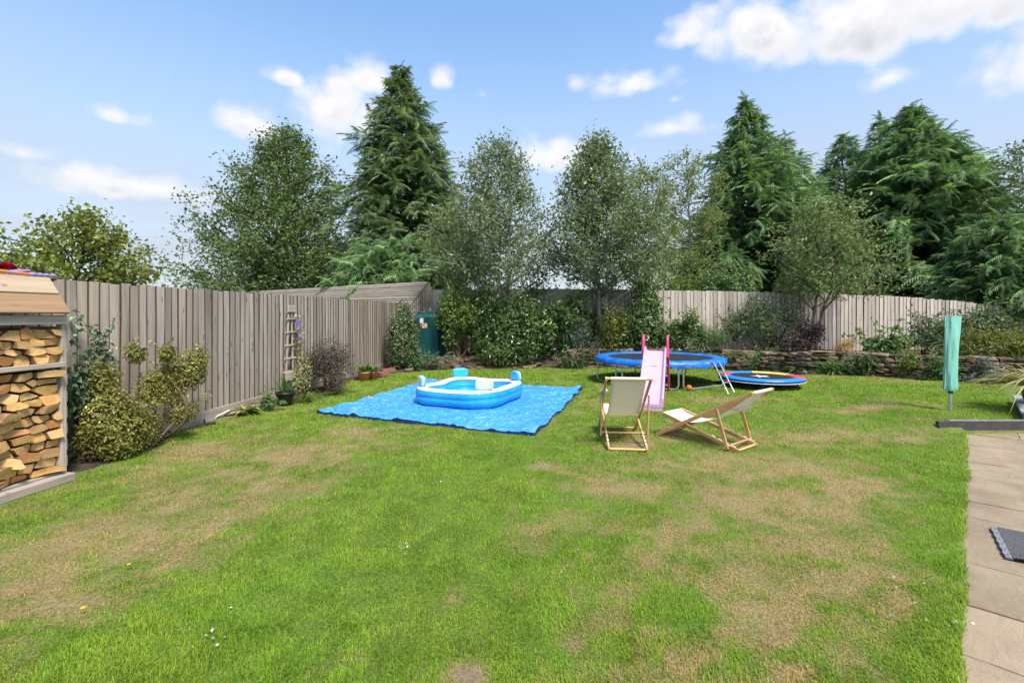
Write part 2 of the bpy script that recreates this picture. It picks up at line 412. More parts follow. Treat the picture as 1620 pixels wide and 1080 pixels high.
def patches(X, Y):
    X = np.asarray(X, float); Y = np.asarray(Y, float)
    Yc = np.maximum(Y, 0.8)
    px = CX + FPX * X / Yc; py = CY + FPX * EYE / Yc
    d = np.zeros_like(X); g = np.zeros_like(X)
    for a, b, c, e, s in DRY: d = np.maximum(d, s * np.exp(-(((px - a) / c) ** 2 + ((py - b) / e) ** 2) * 0.6))
    for a, b, c, e, s in LUSH: g = np.maximum(g, s * np.exp(-(((px - a) / c) ** 2 + ((py - b) / e) ** 2) * 0.8))
    n1 = fbm(X * 1.6, Y * 1.6, 21, 4); n2 = fbm(X * 6.0, Y * 6.0, 31, 3); n3 = fbm(X * 0.7, Y * 0.7, 41, 3)
    n4 = fbm(X * 14.0, Y * 11.0, 51, 3)
    v = d * (0.38 + 0.85 * n1) + (n3 - 0.5) * 0.5 + (n2 - 0.5) * 1.0 + (n4 - 0.5) * 0.9 - 0.50 * g + 0.08
    dry = np.clip(v * 1.05, 0, 0.85)
    bare = np.zeros_like(X)
    for a, b, c, e in [(738, 1064, 24, 17), (852, 738, 18, 3), (1010, 702, 20, 5)]:
        bare = np.maximum(bare, np.exp(-(((px - a) / c) ** 2 + ((py - b) / e) ** 2)))
    return dry, np.clip(bare * (0.5 + n2), 0, 1)

# far ground
mb = MB(); g = np.linspace(-1500, 1500, 31)
XX, YY = np.meshgrid(g, g, indexing='ij'); mb.grid(np.stack([XX, YY, XX * 0 - 0.25], -1)[:, ::1])
M['field'] = plain('meadow', (0.07, 0.105, 0.03), 0.9, 0.35, 0.3, 0.1, jitter=False)
gr = part('ground', mb, M['field'], None); tag(gr, kind='structure')

# lawn sheet
xs = np.arange(-5.2, 13.6, 0.09); ys = np.arange(-2.5, 14.6, 0.09)
XX, YY = np.meshgrid(xs, ys, indexing='ij')
ZZ = lawn_z(XX, YY)
ZZ = np.where(in_patio(XX, YY), -0.08, ZZ)
mb = MB(); mb.grid(np.stack([XX, YY, ZZ], -1))
m, t, p, o = new_mat('lawn_thatch')
a1 = t.n('ShaderNodeAttribute'); a1.attribute_name = 'parched'
a2 = t.n('ShaderNodeAttribute'); a2.attribute_name = 'bare'
geo = t.n('ShaderNodeNewGeometry'); pos = geo.outputs['Position']
nf = t.noise(t.scale(pos, (1, 0.8, 1)), 70, 5, 0.7); nm = t.noise(pos, 9, 4, 0.6)
gcol = t.mix(t.ss(nf, 0.3, 0.72), (0.055, 0.095, 0.012), (0.16, 0.235, 0.038))
dcol = t.mix(t.ss(nf, 0.28, 0.72), (0.16, 0.113, 0.050), (0.40, 0.30, 0.15))
f = t.m('ADD', a1.outputs['Fac'], t.m('MULTIPLY', t.m('SUBTRACT', nm, 0.5), 0.5), clamp=True)
c = t.mix(f, gcol, dcol)
c = t.mix(a2.outputs['Fac'], c, t.mix(nf, (0.16, 0.11, 0.075), (0.30, 0.22, 0.16)))
t.l(c, p.inputs['Base Color']); p.inputs['Roughness'].default_value = 0.95; p.inputs['Specular IOR Level'].default_value = 0.1
bump(t, p, nf, 0.9, 0.02)
M['lawn'] = m
lawn = part('lawn', mb, m, None, True); tag(lawn, kind='structure')
dd, bb = patches(XX.ravel(), YY.ravel())
for nm_, vv in (('parched', dd), ('bare', bb)):
    a = lawn.data.attributes.new(nm_, 'FLOAT', 'POINT'); a.data.foreach_set('value', vv.astype(np.float32))

# --- tarp corners (needed so that no grass grows through it)
TARP = np.array([G(500, 655), G(847, 690), G(920, 617), G(680, 602)])
def in_quad(X, Y, Q, grow=0.0):
    c = Q.mean(0); Q = c + (Q - c) * (1 + grow); ok = np.ones_like(X, bool)
    sgn = None
    for i in range(4):
        a, b = Q[i], Q[(i + 1) % 4]
        cr = (b[0] - a[0]) * (Y - a[1]) - (b[1] - a[1]) * (X - a[0])
        ok &= cr > 0
    return ok
assert in_quad(np.array([-0.8]), np.array([8.7]), TARP)[0]

# --- grass blades
def grass(n, y0, y1):
    # sown evenly over the picture's depth: fine and dense close by, sparser and broader far off
    pw = 1.75; k0, k1 = y0 ** (2 - pw), y1 ** (2 - pw)
    Y = RNG.uniform(k0, k1, n) ** (1 / (2 - pw)); X = RNG.uniform(-1.12, 1.12, n) * Y
    keep = (X > fence_x(Y) + 0.10) & ~in_patio(X - 0.015, Y) & (Y < front_y(X) - 0.04) & ~in_quad(X, Y, TARP, -0.01)
    keep &= ~((X < -4.08) & (Y < 4.62))
    keep &= ~((X > 5.7) & (Y > 6.30) & (Y < 6.42))
    q = (X - 6.86) * E2[0] + (Y - 6.5) * E2[1]; q1 = (X - 6.86) * E1[0] + (Y - 6.5) * E1[1]
    keep &= ~((q > -0.03) & (q1 > -0.05))
    X, Y = X[keep], Y[keep]
    dry, bare = patches(X, Y)
    keep = RNG.uniform(0, 1, len(X)) > np.clip(bare * 1.3 + dry * 0.30, 0, 0.97)
    X, Y, dry = X[keep], Y[keep], dry[keep]
    n = len(X)
    edge = np.exp(-np.maximum(edge_x(Y) - X, 0) / 0.09) * (Y < 6.3)
    h = fbm(X * 5, Y * 5, 55, 2); h2 = fbm(X * 1.2, Y * 1.2, 57, 2)
    L = (0.0225 + 0.0014 * Y) * RNG.uniform(0.5, 1.35, n) * (1 - 0.30 * dry) * (0.25 + 1.1 * h + 0.4 * h2) * (1 + 0.7 * edge)
    th = 5 * PI * fbm(X * 2.2, Y * 2.2, 77, 3) + RNG.normal(0, 1.5, n); lean = RNG.uniform(0.2, 1.35, n) * (1 + 0.3 * dry)
    dx, dy = np.cos(th), np.sin(th)
    B = np.stack([X, Y, lawn_z(X, Y) - 0.003], 1)
    ln_ = np.minimum(lean, 1.45); hl = L * np.sin(ln_); hv = L * np.cos(ln_)
    S = np.stack([-dy, dx, 0 * dx], 1) * (np.maximum(0.0013 * Y, 0.0030) * RNG.uniform(0.65, 1.35, n))[:, None] * 0.5
    tip = B + np.stack([dx * hl, dy * hl, hv], 1)
    # straw coloured blades are chosen singly, so that patches break up into mixed straw and green
    dv = np.clip(dry * 1.2 + RNG.normal(0, 0.25, n), 0, 1); rn = RNG.uniform(0, 1, n)
    two = Y < RNG.uniform(2.2, 3.4, n)
    mid = B + np.stack([dx * hl * 0.38, dy * hl * 0.38, hv * 0.62], 1)
    V = np.stack([B - S, B + S, mid + S * 0.85, mid - S * 0.85, tip], 1)[two].reshape(-1, 3); k = np.arange(two.sum())[:, None] * 5
    base = mb.n; mb.add(V, k + np.array([[0, 1, 2, 3]]), rn[two], dv[two])
    mb.F.append((k + np.array([[3, 2, 4]]) + base).astype(np.int32)); mb.R.append(rn[two].astype(np.float32)); mb.D.append(dv[two].astype(np.float32))
    o1 = ~two; V = np.stack([B - S, B + S, tip], 1)[o1].reshape(-1, 3); k = np.arange(o1.sum())[:, None] * 3
    mb.add(V, k + np.array([[0, 1, 2]]), rn[o1], dv[o1])
mb = MB(); grass(800000, 1.75, 14.0)
m, t, p, o = new_mat('grass_blades')
a = t.n('ShaderNodeAttribute'); a.attribute_name = 'rnd'
d = t.n('ShaderNodeAttribute'); d.attribute_name = 'dry'
geo = t.n('ShaderNodeNewGeometry')
nb = t.noise(geo.outputs['Position'], 1.3, 3); nb2 = t.noise(geo.outputs['Position'], 6.0, 3)
ga = t.mix(a.outputs['Fac'], (0.125, 0.220, 0.010), (0.345, 0.465, 0.040))
ga = t.mix(t.ss(nb, 0.4, 0.65, 0.0, 0.8), ga, (0.175, 0.34, 0.018))
ga = t.mix(t.ss(nb2, 0.45, 0.7, 0.0, 0.55), ga, (0.095, 0.200, 0.015))
da = t.mix(a.outputs['Fac'], (0.28, 0.175, 0.066), (0.58, 0.405, 0.185))
ol = t.mix(0.5, ga, (0.31, 0.265, 0.065))
c = t.mix(t.ss(d.outputs['Fac'], 0.12, 0.5), ga, ol)
c = t.mix(t.ss(d.outputs['Fac'], 0.42, 0.9), c, da)
t.l(c, p.inputs['Base Color']); p.inputs['Roughness'].default_value = 0.6; p.inputs['Specular IOR Level'].default_value = 0.25
tr = t.n('ShaderNodeBsdfTranslucent'); t.l(t.mix(1.0, c, (1.2, 1.25, 0.7), 'MULTIPLY'), tr.inputs['Color'])
mx = t.n('ShaderNodeMixShader'); mx.inputs[0].default_value = 0.35
t.l(p.outputs[0], mx.inputs[1]); t.l(tr.outputs[0], mx.inputs[2]); t.l(mx.outputs[0], o.inputs[0])
go = part('grass', mb, m, None); tag(go, 'short mown grass, green mixed with straw coloured parched patches', 'grass', kind='stuff')

# clover and small white flower heads in the lawn
mb = MB(); cl = []
for px, py, r, n in [(690,770,.06,14),(650,870,.07,18),(345,835,.07,10),(320,1010,.08,16),(730,655,.05,6),(1400,930,.12,22),(1420,700,.12,16),(1340,760,.1,10),(1470,990,.12,14),(700,815,.05,8)]:
    c = G(px, py); P = c + RNG.normal(0, r, (n, 2)); cl.append(P)
P = np.concatenate(cl); Z = lawn_z(P[:, 0], P[:, 1]) + 0.03
mb.leaves(np.stack([P[:, 0], P[:, 1], Z], 1), RNG.normal(0, 0.35, (len(P), 3)) + [0, 0, 1], 0.017, 0.7)
M['clover'] = leafmat('clover', (0.20, 0.28, 0.10), (0.42, 0.46, 0.28), (0.65, 0.64, 0.56), 0.6, 0.3)
tag(part('clover', mb, M['clover'], None), 'pale clover leaves and tiny white flower heads sprinkled in the lawn', 'clover', kind='stuff')
for px, py, lb in ((131, 970, 'single yellow dandelion flower low in the lawn near the bottom edge'), (204, 900, 'single yellow dandelion flower in the parched strip of lawn')):
    q = G(px, py); tt = thing('dandelion', lb, 'flower', (q[0], q[1], float(lawn_z(*q)))) ; mb = MB()
    k = np.arange(16) * 2 * PI / 16
    mb.leaves(np.stack([np.cos(k) * .007, np.sin(k) * .007, k * 0 + .038], 1), np.stack([-np.cos(k) * .4, -np.sin(k) * .4, k * 0 + 1], 1), 0.016, 0.5)
    part('petals', mb, plain('dandelion_yellow', (0.75, 0.42, 0.02), 0.6), tt)
    mb = MB(); mb.tube([(0, 0, 0), (0.004, 0, 0.02), (0, 0, 0.037)], 0.0018, 5); part('stalk', mb, M['clover'], tt)

# ------------------------------------------------------------------ paving
pat = obj('patio', None); tag(pat, kind='structure')
m, t, p, o = new_mat('riven_sandstone')
v, r = ocoord(t)
riv = t.noise(t.scale(v, (2.0, 7.0, 2.0)), 2.2, 6, 0.6, 0.8); fn = t.noise(v, 55, 5, 0.7); br = t.noise(v, 2.2, 4, 0.6)
c = t.mix(t.ss(br, 0.3, 0.7), (0.205, 0.152, 0.096), (0.285, 0.215, 0.140))
c = t.mix(t.m('MULTIPLY', t.ss(fn, 0.45, 0.8), 0.4), c, (0.33, 0.265, 0.19))
c = t.mix(t.m('MULTIPLY', t.ss(riv, 0.60, 0.70), 0.35), c, (0.15, 0.115, 0.085))
c = t.mix(1.0, c, t.m('ADD', t.m('MULTIPLY', r, 0.3), 0.85), 'MULTIPLY')
t.l(c, p.inputs['Base Color']); p.inputs['Roughness'].default_value = 0.82; p.inputs['Specular IOR Level'].default_value = 0.25
bump(t, p, t.m('ADD', riv, t.m('MULTIPLY', fn, 0.3)), 0.55, 0.012)
M['slab'] = m
M['mortar'] = plain('mortar', (0.14, 0.115, 0.09), 0.95, 0.3, 20, 0.1)
rzp = math.atan2(E1[1], E1[0])
js = [-3.3, -2.4, -1.5, -0.9, -0.3, 0.27, 0.80, 1.42, 2.38, 2.81, 3.7, 4.3, 5.2, 5.95, 6.6, 7.5]
for i in range(len(js) - 1):
    a, b = js[i], js[i + 1]; q = -0.14
    ws = [0.62, 0.9, 0.62, 1.15, 0.9] if i % 2 else [0.95, 0.62, 0.9, 0.62, 1.1]
    for wi in ws:
        L, Wd = b - a - 0.012, wi - 0.012
        cpt = P0 + E1 * (a + b) / 2 + E2 * (q + wi / 2)
        mb = MB(); nx, ny = 6, 6
        U, Vv = np.meshgrid(np.linspace(-L/2, L/2, nx), np.linspace(-Wd/2, Wd/2, ny), indexing='ij')
        jag = RNG.normal(0, 0.0035, U.shape); Zt = RNG.normal(0, 0.0012, U.shape)
        Zt[0, :] -= 0.005; Zt[-1, :] -= 0.005; Zt[:, 0] -= 0.005; Zt[:, -1] -= 0.005
        top = np.stack([U + jag, Vv + jag.T if nx == ny else Vv, Zt], -1); mb.grid(top)
        ring = np.concatenate([top[:, 0], top[1:, -1], top[-2::-1, -1][:0], top[-1, -2:0:-1][:0]])
        per = np.concatenate([top[:-1, 0], top[-1, :-1], top[:0:-1, -1], top[0, :0:-1]])
        low = per.copy(); low[:, 2] -= 0.04
        mb.grid(np.stack([low, per]), wrap=True)
        part('slab', mb, M['slab'], pat, loc=(cpt[0], cpt[1], -0.012 + random.uniform(-0.002, 0.002)), rot=(random.uniform(-.002, .002), random.uniform(-.002, .002), rzp))
        q += wi
mb = MB(); cc = P0 + E1 * 1.3 + E2 * 1.9
mb.box((cc[0], cc[1], -0.05), (9.6, 4.3, 0.06), Matrix.Rotation(rzp, 3, 'Z').to_euler())
part('mortar_bed', mb, M['mortar'], pat)

# rubber mat
mt = thing('rubber_door_mat', 'dark grey ribbed rubber mat with a curled pale edge lying on the paving', 'door mat', (3.49, 3.53, -0.004), math.atan2(-0.79, -0.61))
mb = MB(); nu, nv = 22, 30
U, Vv = np.meshgrid(np.linspace(0, 0.57, nu), np.linspace(0.035, 0.9, nv), indexing='ij')
lift = 0.03 * np.exp(-((U - 0.57) / 0.07) ** 2) * np.clip(np.sin((Vv - 0.05) * 9.0), 0, 1) + 0.006
mb.grid(np.stack([U, Vv, lift + 0.008], -1)); mb.grid(np.stack([U, Vv, lift], -1)[::-1])
m, t, p, o = new_mat('looped_rubber'); v, r = ocoord(t)
vo = t.n('ShaderNodeTexVoronoi'); vo.inputs['Scale'].default_value = 130; t.l(v, vo.inputs['Vector'])
t.l(t.mix(vo.outputs['Distance'], (0.16, 0.155, 0.15), (0.03, 0.03, 0.03)), p.inputs['Base Color']); p.inputs['Roughness'].default_value = 0.8
bump(t, p, vo.outputs['Distance'], 1.0, 0.01)
part('mat_pile', mb, m, mt)
mb = MB()
U, Vv = np.meshgrid(np.linspace(0, 0.57, nu), np.linspace(0.0, 0.035, 3), indexing='ij')
mb.grid(np.stack([U, Vv + 0.004 * np.sin(U * 60), 0 * U + 0.012], -1)); mb.box((0.285, 0.018, 0.005), (0.57, 0.034, 0.009))
for k in range(6): mb.lathe([(0.0, 0.0135), (0.006, 0.0135)], 8, (0.05 + k * 0.095, 0.018, 0), 0.0)
m, t, p, o = new_mat('grey_rubber_edge'); aa = t.n('ShaderNodeAttribute'); aa.attribute_name = 'rnd'
t.l(t.mix(t.ss(aa.outputs['Fac'], 0.1, 0.4), (0.02, 0.02, 0.02), (0.17, 0.17, 0.175)), p.inputs['Base Color']); p.inputs['Roughness'].default_value = 0.7
part('mat_edge', mb, m, mt)

# dark edging board and the grey topped low wall at the corner of the paving
eb = thing('edging_board', 'long dark grey edging board set on edge where the paving meets the lawn', 'edging', (5.62, 6.39, 0))
mb = MB()
pts = [(0.0, 0.035), (0.22, 0.0), (3.2, 0.0)]
V = []
for x, zlow in pts:
    zt = 0.145 if x > 0.1 else 0.14
    V += [(x, -0.025, -0.05 if x > .1 else 0.03), (x, -0.025, zt), (x, 0.025, zt), (x, 0.025, -0.05 if x > .1 else 0.03)]
F = []
for i in range(2):
    for k in range(4): F.append([i*4+k, (i+1)*4+k, (i+1)*4+(k+1) % 4, i*4+(k+1) % 4])
mb.add(V, F); mb.add(V, [[0,1,2,3],[11,10,9,8]])
M['dark_board'] = plain('charcoal_composite', (0.055, 0.05, 0.048), 0.55, 0.2, 12, 0.4)
bevel(part('board', mb, M['dark_board'], eb), 0.006)
mb = MB(); mb.box((1.62, 0.0, 0.1505), (2.95, 0.056, 0.010)); M['alu'] = plain('galvanised_strip', (0.42, 0.42, 0.43), 0.35, 0.15, 15, 0.5, 0.6)
part('capping_strip', mb, M['alu'], eb)
lw = thing('low_wall', 'low rendered planter wall with a smooth grey coping behind the edging board', 'low wall', (6.86, 6.5, 0), rzp)
mb = MB(); mb.box((0.9, -0.9, 0.09), (1.72, 1.76, 0.26)); part('wall_block', mb, plain('buff_render', (0.40, 0.35, 0.29), 0.85, 0.2, 12, 0.2, 0, 0.4), lw)
M['coping'] = plain('grey_coping', (0.30, 0.30, 0.31), 0.7, 0.2, 14, 0.3, 0, 0.2)
for k, (x0, x1) in enumerate(((-0.01, 0.58), (0.59, 1.19), (1.20, 1.80))):
    for y0, y1 in ((-0.9, 0.015), (-1.81, -0.91)):
        mb = MB(); mb.box(((x0+x1)/2, (y0+y1)/2, 0.235), (x1-x0, y1-y0, 0.03)); bevel(part('coping_slab', mb, M['coping'], lw), 0.005)

# ================================================================== BEDS
mb = MB()
us = np.linspace(-4.2, 13.2, 120); rows = []
for k, tt in enumerate(np.linspace(0, 1, 14)):
    fy = front_y(us) + np.where(us > 1.5, 0.22, 0.0); by = back_y(us) + 0.6
    Yr = fy * (1 - tt) + by * tt
    zl = 0.0 + 0.38 * sst(np.full_like(us, tt), 0.0, 0.45) * sst(us, -2.4, -0.8) + 0.12 * sst(np.full_like(us, tt), 0, .3)
    zr = 0.50 - 0.06 * tt
    zz = zl * (1 - sst(us, 1.1, 1.9)) + zr * sst(us, 1.1, 1.9)
    zz = zz + (fbm(us * 2.4, Yr * 2.4, 8, 4) - 0.5) * 0.16 * (0.3 + min(1, tt * 4)) - (0.05 if k == 0 else 0)
    rows.append(np.stack([us, Yr, zz], -1))
rows = [np.stack([us, front_y(us) + np.where(us > 1.5, 0.18, -0.02), us * 0 - 0.15], -1)] + rows
mb.grid(np.array(rows).transpose(1, 0, 2))
bed = part('raised_bed', mb, M['soil'], None, True); tag(bed, kind='structure')
def bed_z(X, Y):
    fy = front_y(X) + (0.22 if X > 1.5 else 0.0); by = back_y(X) + 0.6
    tt = np.clip((Y - fy) / (by - fy), 0, 1)
    zl = 0.38 * sst(tt, 0.0, 0.45) * sst(X, -2.4, -0.8) + 0.12 * sst(tt, 0, .3); zr = 0.50 - 0.06 * tt; k = sst(X, 1.1, 1.9)
    return float(zl * (1 - k) + zr * k)
# strip of soil along the side fence
mb = MB(); yy = np.linspace(4.5, 13.0, 90)
wd = np.interp(yy, [4.5, 5.0, 5.7, 6.1, 6.5, 7.2, 7.6, 8.0, 9.0, 10.2, 10.8, 12.0, 13.0], [0.42, 0.52, 0.42, 0.14, 0.0, 0.0, 0.2, 0.34, 0.5, 0.45, 0.20, 0.45, 0.8]) + (fbm(yy * 3, yy * 0, 4) - .5) * 0.12
R_ = []
for k in (0.0, 0.35, 0.7, 1.0):
    x = fence_x(yy) - 0.02 + wd * k
    R_.append(np.stack([x, yy, lawn_z(x, yy) + (0.045 * (1 - k ** 2) + 0.008 if k < 1 else -0.01) + (fbm(x * 9, yy * 9, 5) - .5) * 0.03], -1))
mb.grid(np.array(R_)[::-1]); tag(part('soil_border', mb, M['soil'], None, True), kind='structure')

# ------------------------------------------------------------------ dry stone wall
def rough_block(seed, k=0.16):
    r = np.random.default_rng(seed); mbx = MB(); n = 3
    V = {}; faces = []
    g = np.linspace(-0.5, 0.5, n)
    def vid(p):
        key = tuple(np.round(p, 4))
        if key not in V: V[key] = len(V)
        return V[key]
    for ax in range(3):
        for s_ in (-0.5, 0.5):
            for i in range(n - 1):
                for j in range(n - 1):
                    q = []
                    for a, b in ((i, j), (i+1, j), (i+1, j+1), (i, j+1)):
                        p_ = [0, 0, 0]; p_[ax] = s_; p_[(ax+1) % 3] = g[a]; p_[(ax+2) % 3] = g[b]; q.append(vid(p_))
                    faces.append(q if s_ > 0 else q[::-1])
    P = np.array(list(V.keys()))
    nrm = np.linalg.norm(P, axis=1, keepdims=True) + 1e-6
    P = P * (1 - 0.28 * (nrm / 0.866) ** 3) / 0.86
    P = P + r.normal(0, k * 0.35, P.shape)
    mbx.add(P, faces); return mbx
m, t, p, o = new_mat('wall_stone'); v, r = ocoord(t)
geo = t.n('ShaderNodeNewGeometry')
n1 = t.noise(v, 3.0, 5, 0.65); n2 = t.noise(geo.outputs['Position'], 2.6, 4, 0.6)
c = t.mix(t.ss(n1, 0.3, 0.7), (0.185, 0.125, 0.080), (0.34, 0.245, 0.165))
c = t.mix(t.m('MULTIPLY', t.m('FRACT', t.m('MULTIPLY', r, 5.7)), 0.6), c, (0.24, 0.165, 0.135))
c = t.mix(t.m('MULTIPLY', t.ss(n2, 0.44, 0.64), 0.75), c, (0.075, 0.085, 0.03))
c = t.mix(1.0, c, t.m('ADD', t.m('MULTIPLY', r, 0.7), 0.6), 'MULTIPLY')
t.l(c, p.inputs['Base Color']); p.inputs['Roughness'].default_value = 0.95; p.inputs['Specular IOR Level'].default_value = 0.15
bump(t, p, t.noise(v, 9, 6, 0.7), 0.8, 0.06); M['stone'] = m
blocks = [rough_block(k).mesh('stone', M['stone']) for k in range(8)]
sw = thing('stone_wall', 'low dry stone retaining wall of flat brown stones with moss and ferns', 'stone wall', (5, 12, 0))
seg = np.linalg.norm(np.diff(WALL, axis=0), axis=1); cum = np.concatenate([[0], np.cumsum(seg)])
def wall_at(s_):
    x = np.interp(s_, cum, WALL[:, 0]); y = np.interp(s_, cum, WALL[:, 1])
    i = min(max(np.searchsorted(cum, s_) - 1, 0), len(seg) - 1); d = (WALL[i+1] - WALL[i]) / seg[i]
    return x, y, math.atan2(d[1], d[0])
nst = 0
for row in range(5):
    z = 0.0 + row * 0.112; s_ = random.uniform(0, 0.1)
    while s_ < cum[-1] - 1.3:
        wdt = random.uniform(0.16, 0.40); hgt = 0.105 * random.uniform(0.75, 1.15)
        if s_ < 4.2 and s_ > 1.3 and row > 2 and random.random() < 0.6: s_ += wdt; continue
        x, y, a = wall_at(s_ + wdt / 2); zz = float(lawn_z(x, y)) * 0.8 + z
        back = row * 0.022 + random.uniform(-0.03, 0.03)
        if nst < 290:
            parts = [(hgt, 0)] if random.random() < 0.75 else [(hgt * 0.48, -hgt * 0.26), (hgt * 0.46, hgt * 0.26)]
            for hh, oz in parts:
                obj('stone', random.choice(blocks), sw, (x - math.sin(a) * (0.10 + back) - 5, y + math.cos(a) * (0.10 + back) - 12, zz + 0.052 + oz),
                    (random.uniform(-.06, .06), random.uniform(-.05, .05), a + random.uniform(-.08, .08)), (wdt * 1.02, random.uniform(0.22, 0.3), hh * 1.02)); nst += 1
        s_ += wdt + random.uniform(0.0, 0.012)
# tumbled rocks on the bank beside the tank
rk = [(690,583,.32,.12),(700,578,.26,.14),(722,581,.36,.12),(742,582,.22,.08),(760,583,.2,.07),(708,566,.4,.2),(722,556,.5,.22),(700,560,.3,.16),(835,580,.42,.07),(850,578,.25,.07),(815,584,.14,.05),
      (875,574,.3,.12),(648,588,.3,.1),(672,585,.22,.1),(745,566,.34,.12),(780,577,.24,.08),(760,572,.3,.1),(712,573,.3,.12),(735,574,.25,.1),(905,572,.3,.14)]
RL = ['flat rock at the lawn edge below the oil tank', 'upright rock at the foot of the bank near the oil tank', 'long pale rock at the lawn edge right of the oil tank', 'small flat rock in the rubble right of the long pale rock', 'little rock at the lawn edge in front of the low shrub', 'broad brown rock leaning beside the oil tank', 'largest brown rock, highest on the bank beside the oil tank', 'brown rock wedged against the tank plinth', 'long flat pale stone at the lawn edge under the low shrub', 'flat stone just behind the long flat pale stone', 'tiny pale stone lying on the grass edge under the shrub', 'brown rock at the right end of the bank', 'flat rock beside the ivy column', 'rock between the ivy column and the oil tank', 'brown rock under the light green shrub', 'small rock half hidden under the low spreading shrub', 'rock in the middle of the rubble below the shrubs', 'rock beside the small white tub', 'rock just right of the small white tub', 'last rock on the bank before the stone wall begins']
for k, (px, py, sz, h) in enumerate(rk):
    Yg = min(float(G(px, py)[1]) + 0.1, 15.2); X = (px - CX) * Yg / FPX
    if Yg > 13.6: Yg = 13.6 + (Yg - 13.6) * 0.45
    z = max(bed_z(X, Yg), 0.02)
    o = obj('rock', blocks[k % 8], None, (X, Yg, z + h * 0.22), (random.uniform(-.2, .2), random.uniform(-.2, .2), random.uniform(0, 3)), (sz, sz * .7, h))
    tag(o, RL[k], 'rock', 'rocks on the soil bank')

# ================================================================== FENCES
def feather(seed, w=0.140, th=0.026, tn=0.005):
    r = np.random.default_rng(seed); mbx = MB(); k = 5
    Z = np.linspace(0, 1, k); R_ = []
    for i, z in enumerate(Z):
        b = r.normal(0, 0.0016); e = r.normal(0, 0.0012)
        R_.append([(e, b, z), (w + e, b, z), (w + e, tn + b + abs(r.normal(0, .001)), z), (e, th + b, z)])
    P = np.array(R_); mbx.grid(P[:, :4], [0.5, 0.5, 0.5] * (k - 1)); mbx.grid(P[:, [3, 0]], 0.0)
    mbx.add(P[-1], [[0, 1, 2, 3]]); mbx.add(P[0], [[3, 2, 1, 0]])
    return mbx
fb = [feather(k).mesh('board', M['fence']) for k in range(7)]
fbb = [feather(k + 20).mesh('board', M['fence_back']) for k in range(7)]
# side fence
FD = np.array([0.118, 1.0]); FD /= np.linalg.norm(FD)
rzf = math.atan2(FD[1], FD[0])
sf = thing('side_fence', 'tall weathered featheredge board fence running along the side of the lawn', 'fence', (fence_x(3.0), 3.0, 0))
s_ = 0.0; Lf = 13.0
FN = np.array([FD[1], -FD[0]])          # towards the garden
while s_ < Lf:
    # local +y of the board must face the garden: turn the board round the vertical so that y -> FN
    x, y = FD * s_
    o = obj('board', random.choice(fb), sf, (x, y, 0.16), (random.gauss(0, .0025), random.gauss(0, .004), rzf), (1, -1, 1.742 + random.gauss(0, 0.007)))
    s_ += 0.120 + random.gauss(0, 0.006)
for k in range(5):
    mb = MB(); L = Lf / 5 - 0.01; mb.box((0, 0, 0), (0.03, L, 0.17))
    c = FD * (k + 0.5) * Lf / 5 + FN * 0.017
    o = part('gravel_board', mb, M['gravel_board'], sf, loc=(c[0], c[1], 0.085), rot=(0, 0, rzf - PI / 2)); bevel(o, 0.005)
for k, z in enumerate((0.35, 0.95, 1.6)):
    mb = MB(); mb.box((0, 0, 0), (0.05, Lf, 0.08)); c = FD * Lf / 2 - FN * 0.035
    part('rail', mb, M['gravel_board'], sf, loc=(c[0], c[1], z), rot=(0, 0, rzf - PI / 2))
for k in range(6):
    mb = MB(); mb.box((0, 0, 0.92), (0.1, 0.1, 1.84)); c = FD * (0.1 + k * (Lf - .2) / 5) - FN * 0.115
    part('post', mb, M['store_post'], sf, loc=(c[0], c[1], 0), rot=(0, 0, rzf))
# back fence
bf = thing('back_fence', 'long silvery featheredge fence standing behind the raised bed and stone wall', 'fence', (-2.75, 16.3, 0))
ytop_px = [600, 690, 880, 1100, 1200, 1300, 1400, 1500, 1560, 1620, 1800]; ytop = [459, 458, 457, 460, 462, 465, 468, 475, 482, 487, 500]
X = -2.75; rails = []
while X < 17.2:
    Y = float(back_y(X)); px = CX + X * FPX / Y
    zt = EYE + (CY - np.interp(px, ytop_px, ytop)) * Y / FPX + random.gauss(0, 0.008)
    Y2 = float(back_y(X + 0.12)); a = math.atan2(Y2 - Y, 0.12)
    zb = 0.30
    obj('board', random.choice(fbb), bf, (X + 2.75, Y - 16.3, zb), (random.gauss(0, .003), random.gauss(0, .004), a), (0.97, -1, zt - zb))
    X += 0.117 + random.gauss(0, 0.002)
for Xa, Xb in ((-2.75, 1.5), (1.5, 6), (6, 10), (10, 17)):
    for zz in (0.55, 1.2, 1.75 if Xb < 9 else 1.55):
        mb = MB(); mb.beam((Xa + 2.75, float(back_y(Xa)) + 0.05 - 16.3, zz), (Xb + 2.75, float(back_y(Xb)) + 0.05 - 16.3, zz), 0.05, 0.08); part('rail', mb, M['gravel_board'], bf)

# slatted lean-to beyond the side fence: roof of long boards, gable of upright boards
ln = thing('slatted_outbuilding', 'long low outbuilding roof of horizontal grey slats rising behind the side fence', 'outbuilding', (-2.85, 16.5, 0))
D3 = Vector((-0.81, 0.586, 0)).normalized()
T0 = Vector((0, 0, 2.64)); B0 = Vector((-0.42, -1.0, 1.80))
down = (B0 - T0); nsl = 10
nrm = D3.cross(down).normalized()
if nrm.z < 0: nrm = -nrm
for k in range(nsl):
    a = T0 + down * (k / nsl); b = T0 + down * ((k + 0.80) / nsl)
    c = (a + b) / 2; hw = (b - a).length
    wob = random.uniform(-0.004, 0.004)
    L = 14.2
    xax, yax = D3, (b - a).normalized(); zax = xax.cross(yax)
    mb = MB(); mb.box((L / 2, 0, 0), (L, hw, 0.022))
    o = part('slat', mb, M['slat'], ln)
    R = Matrix((xax, yax, zax)).transposed()
    o.location = c + nrm * (0.02 + wob); o.rotation_euler = R.to_euler()
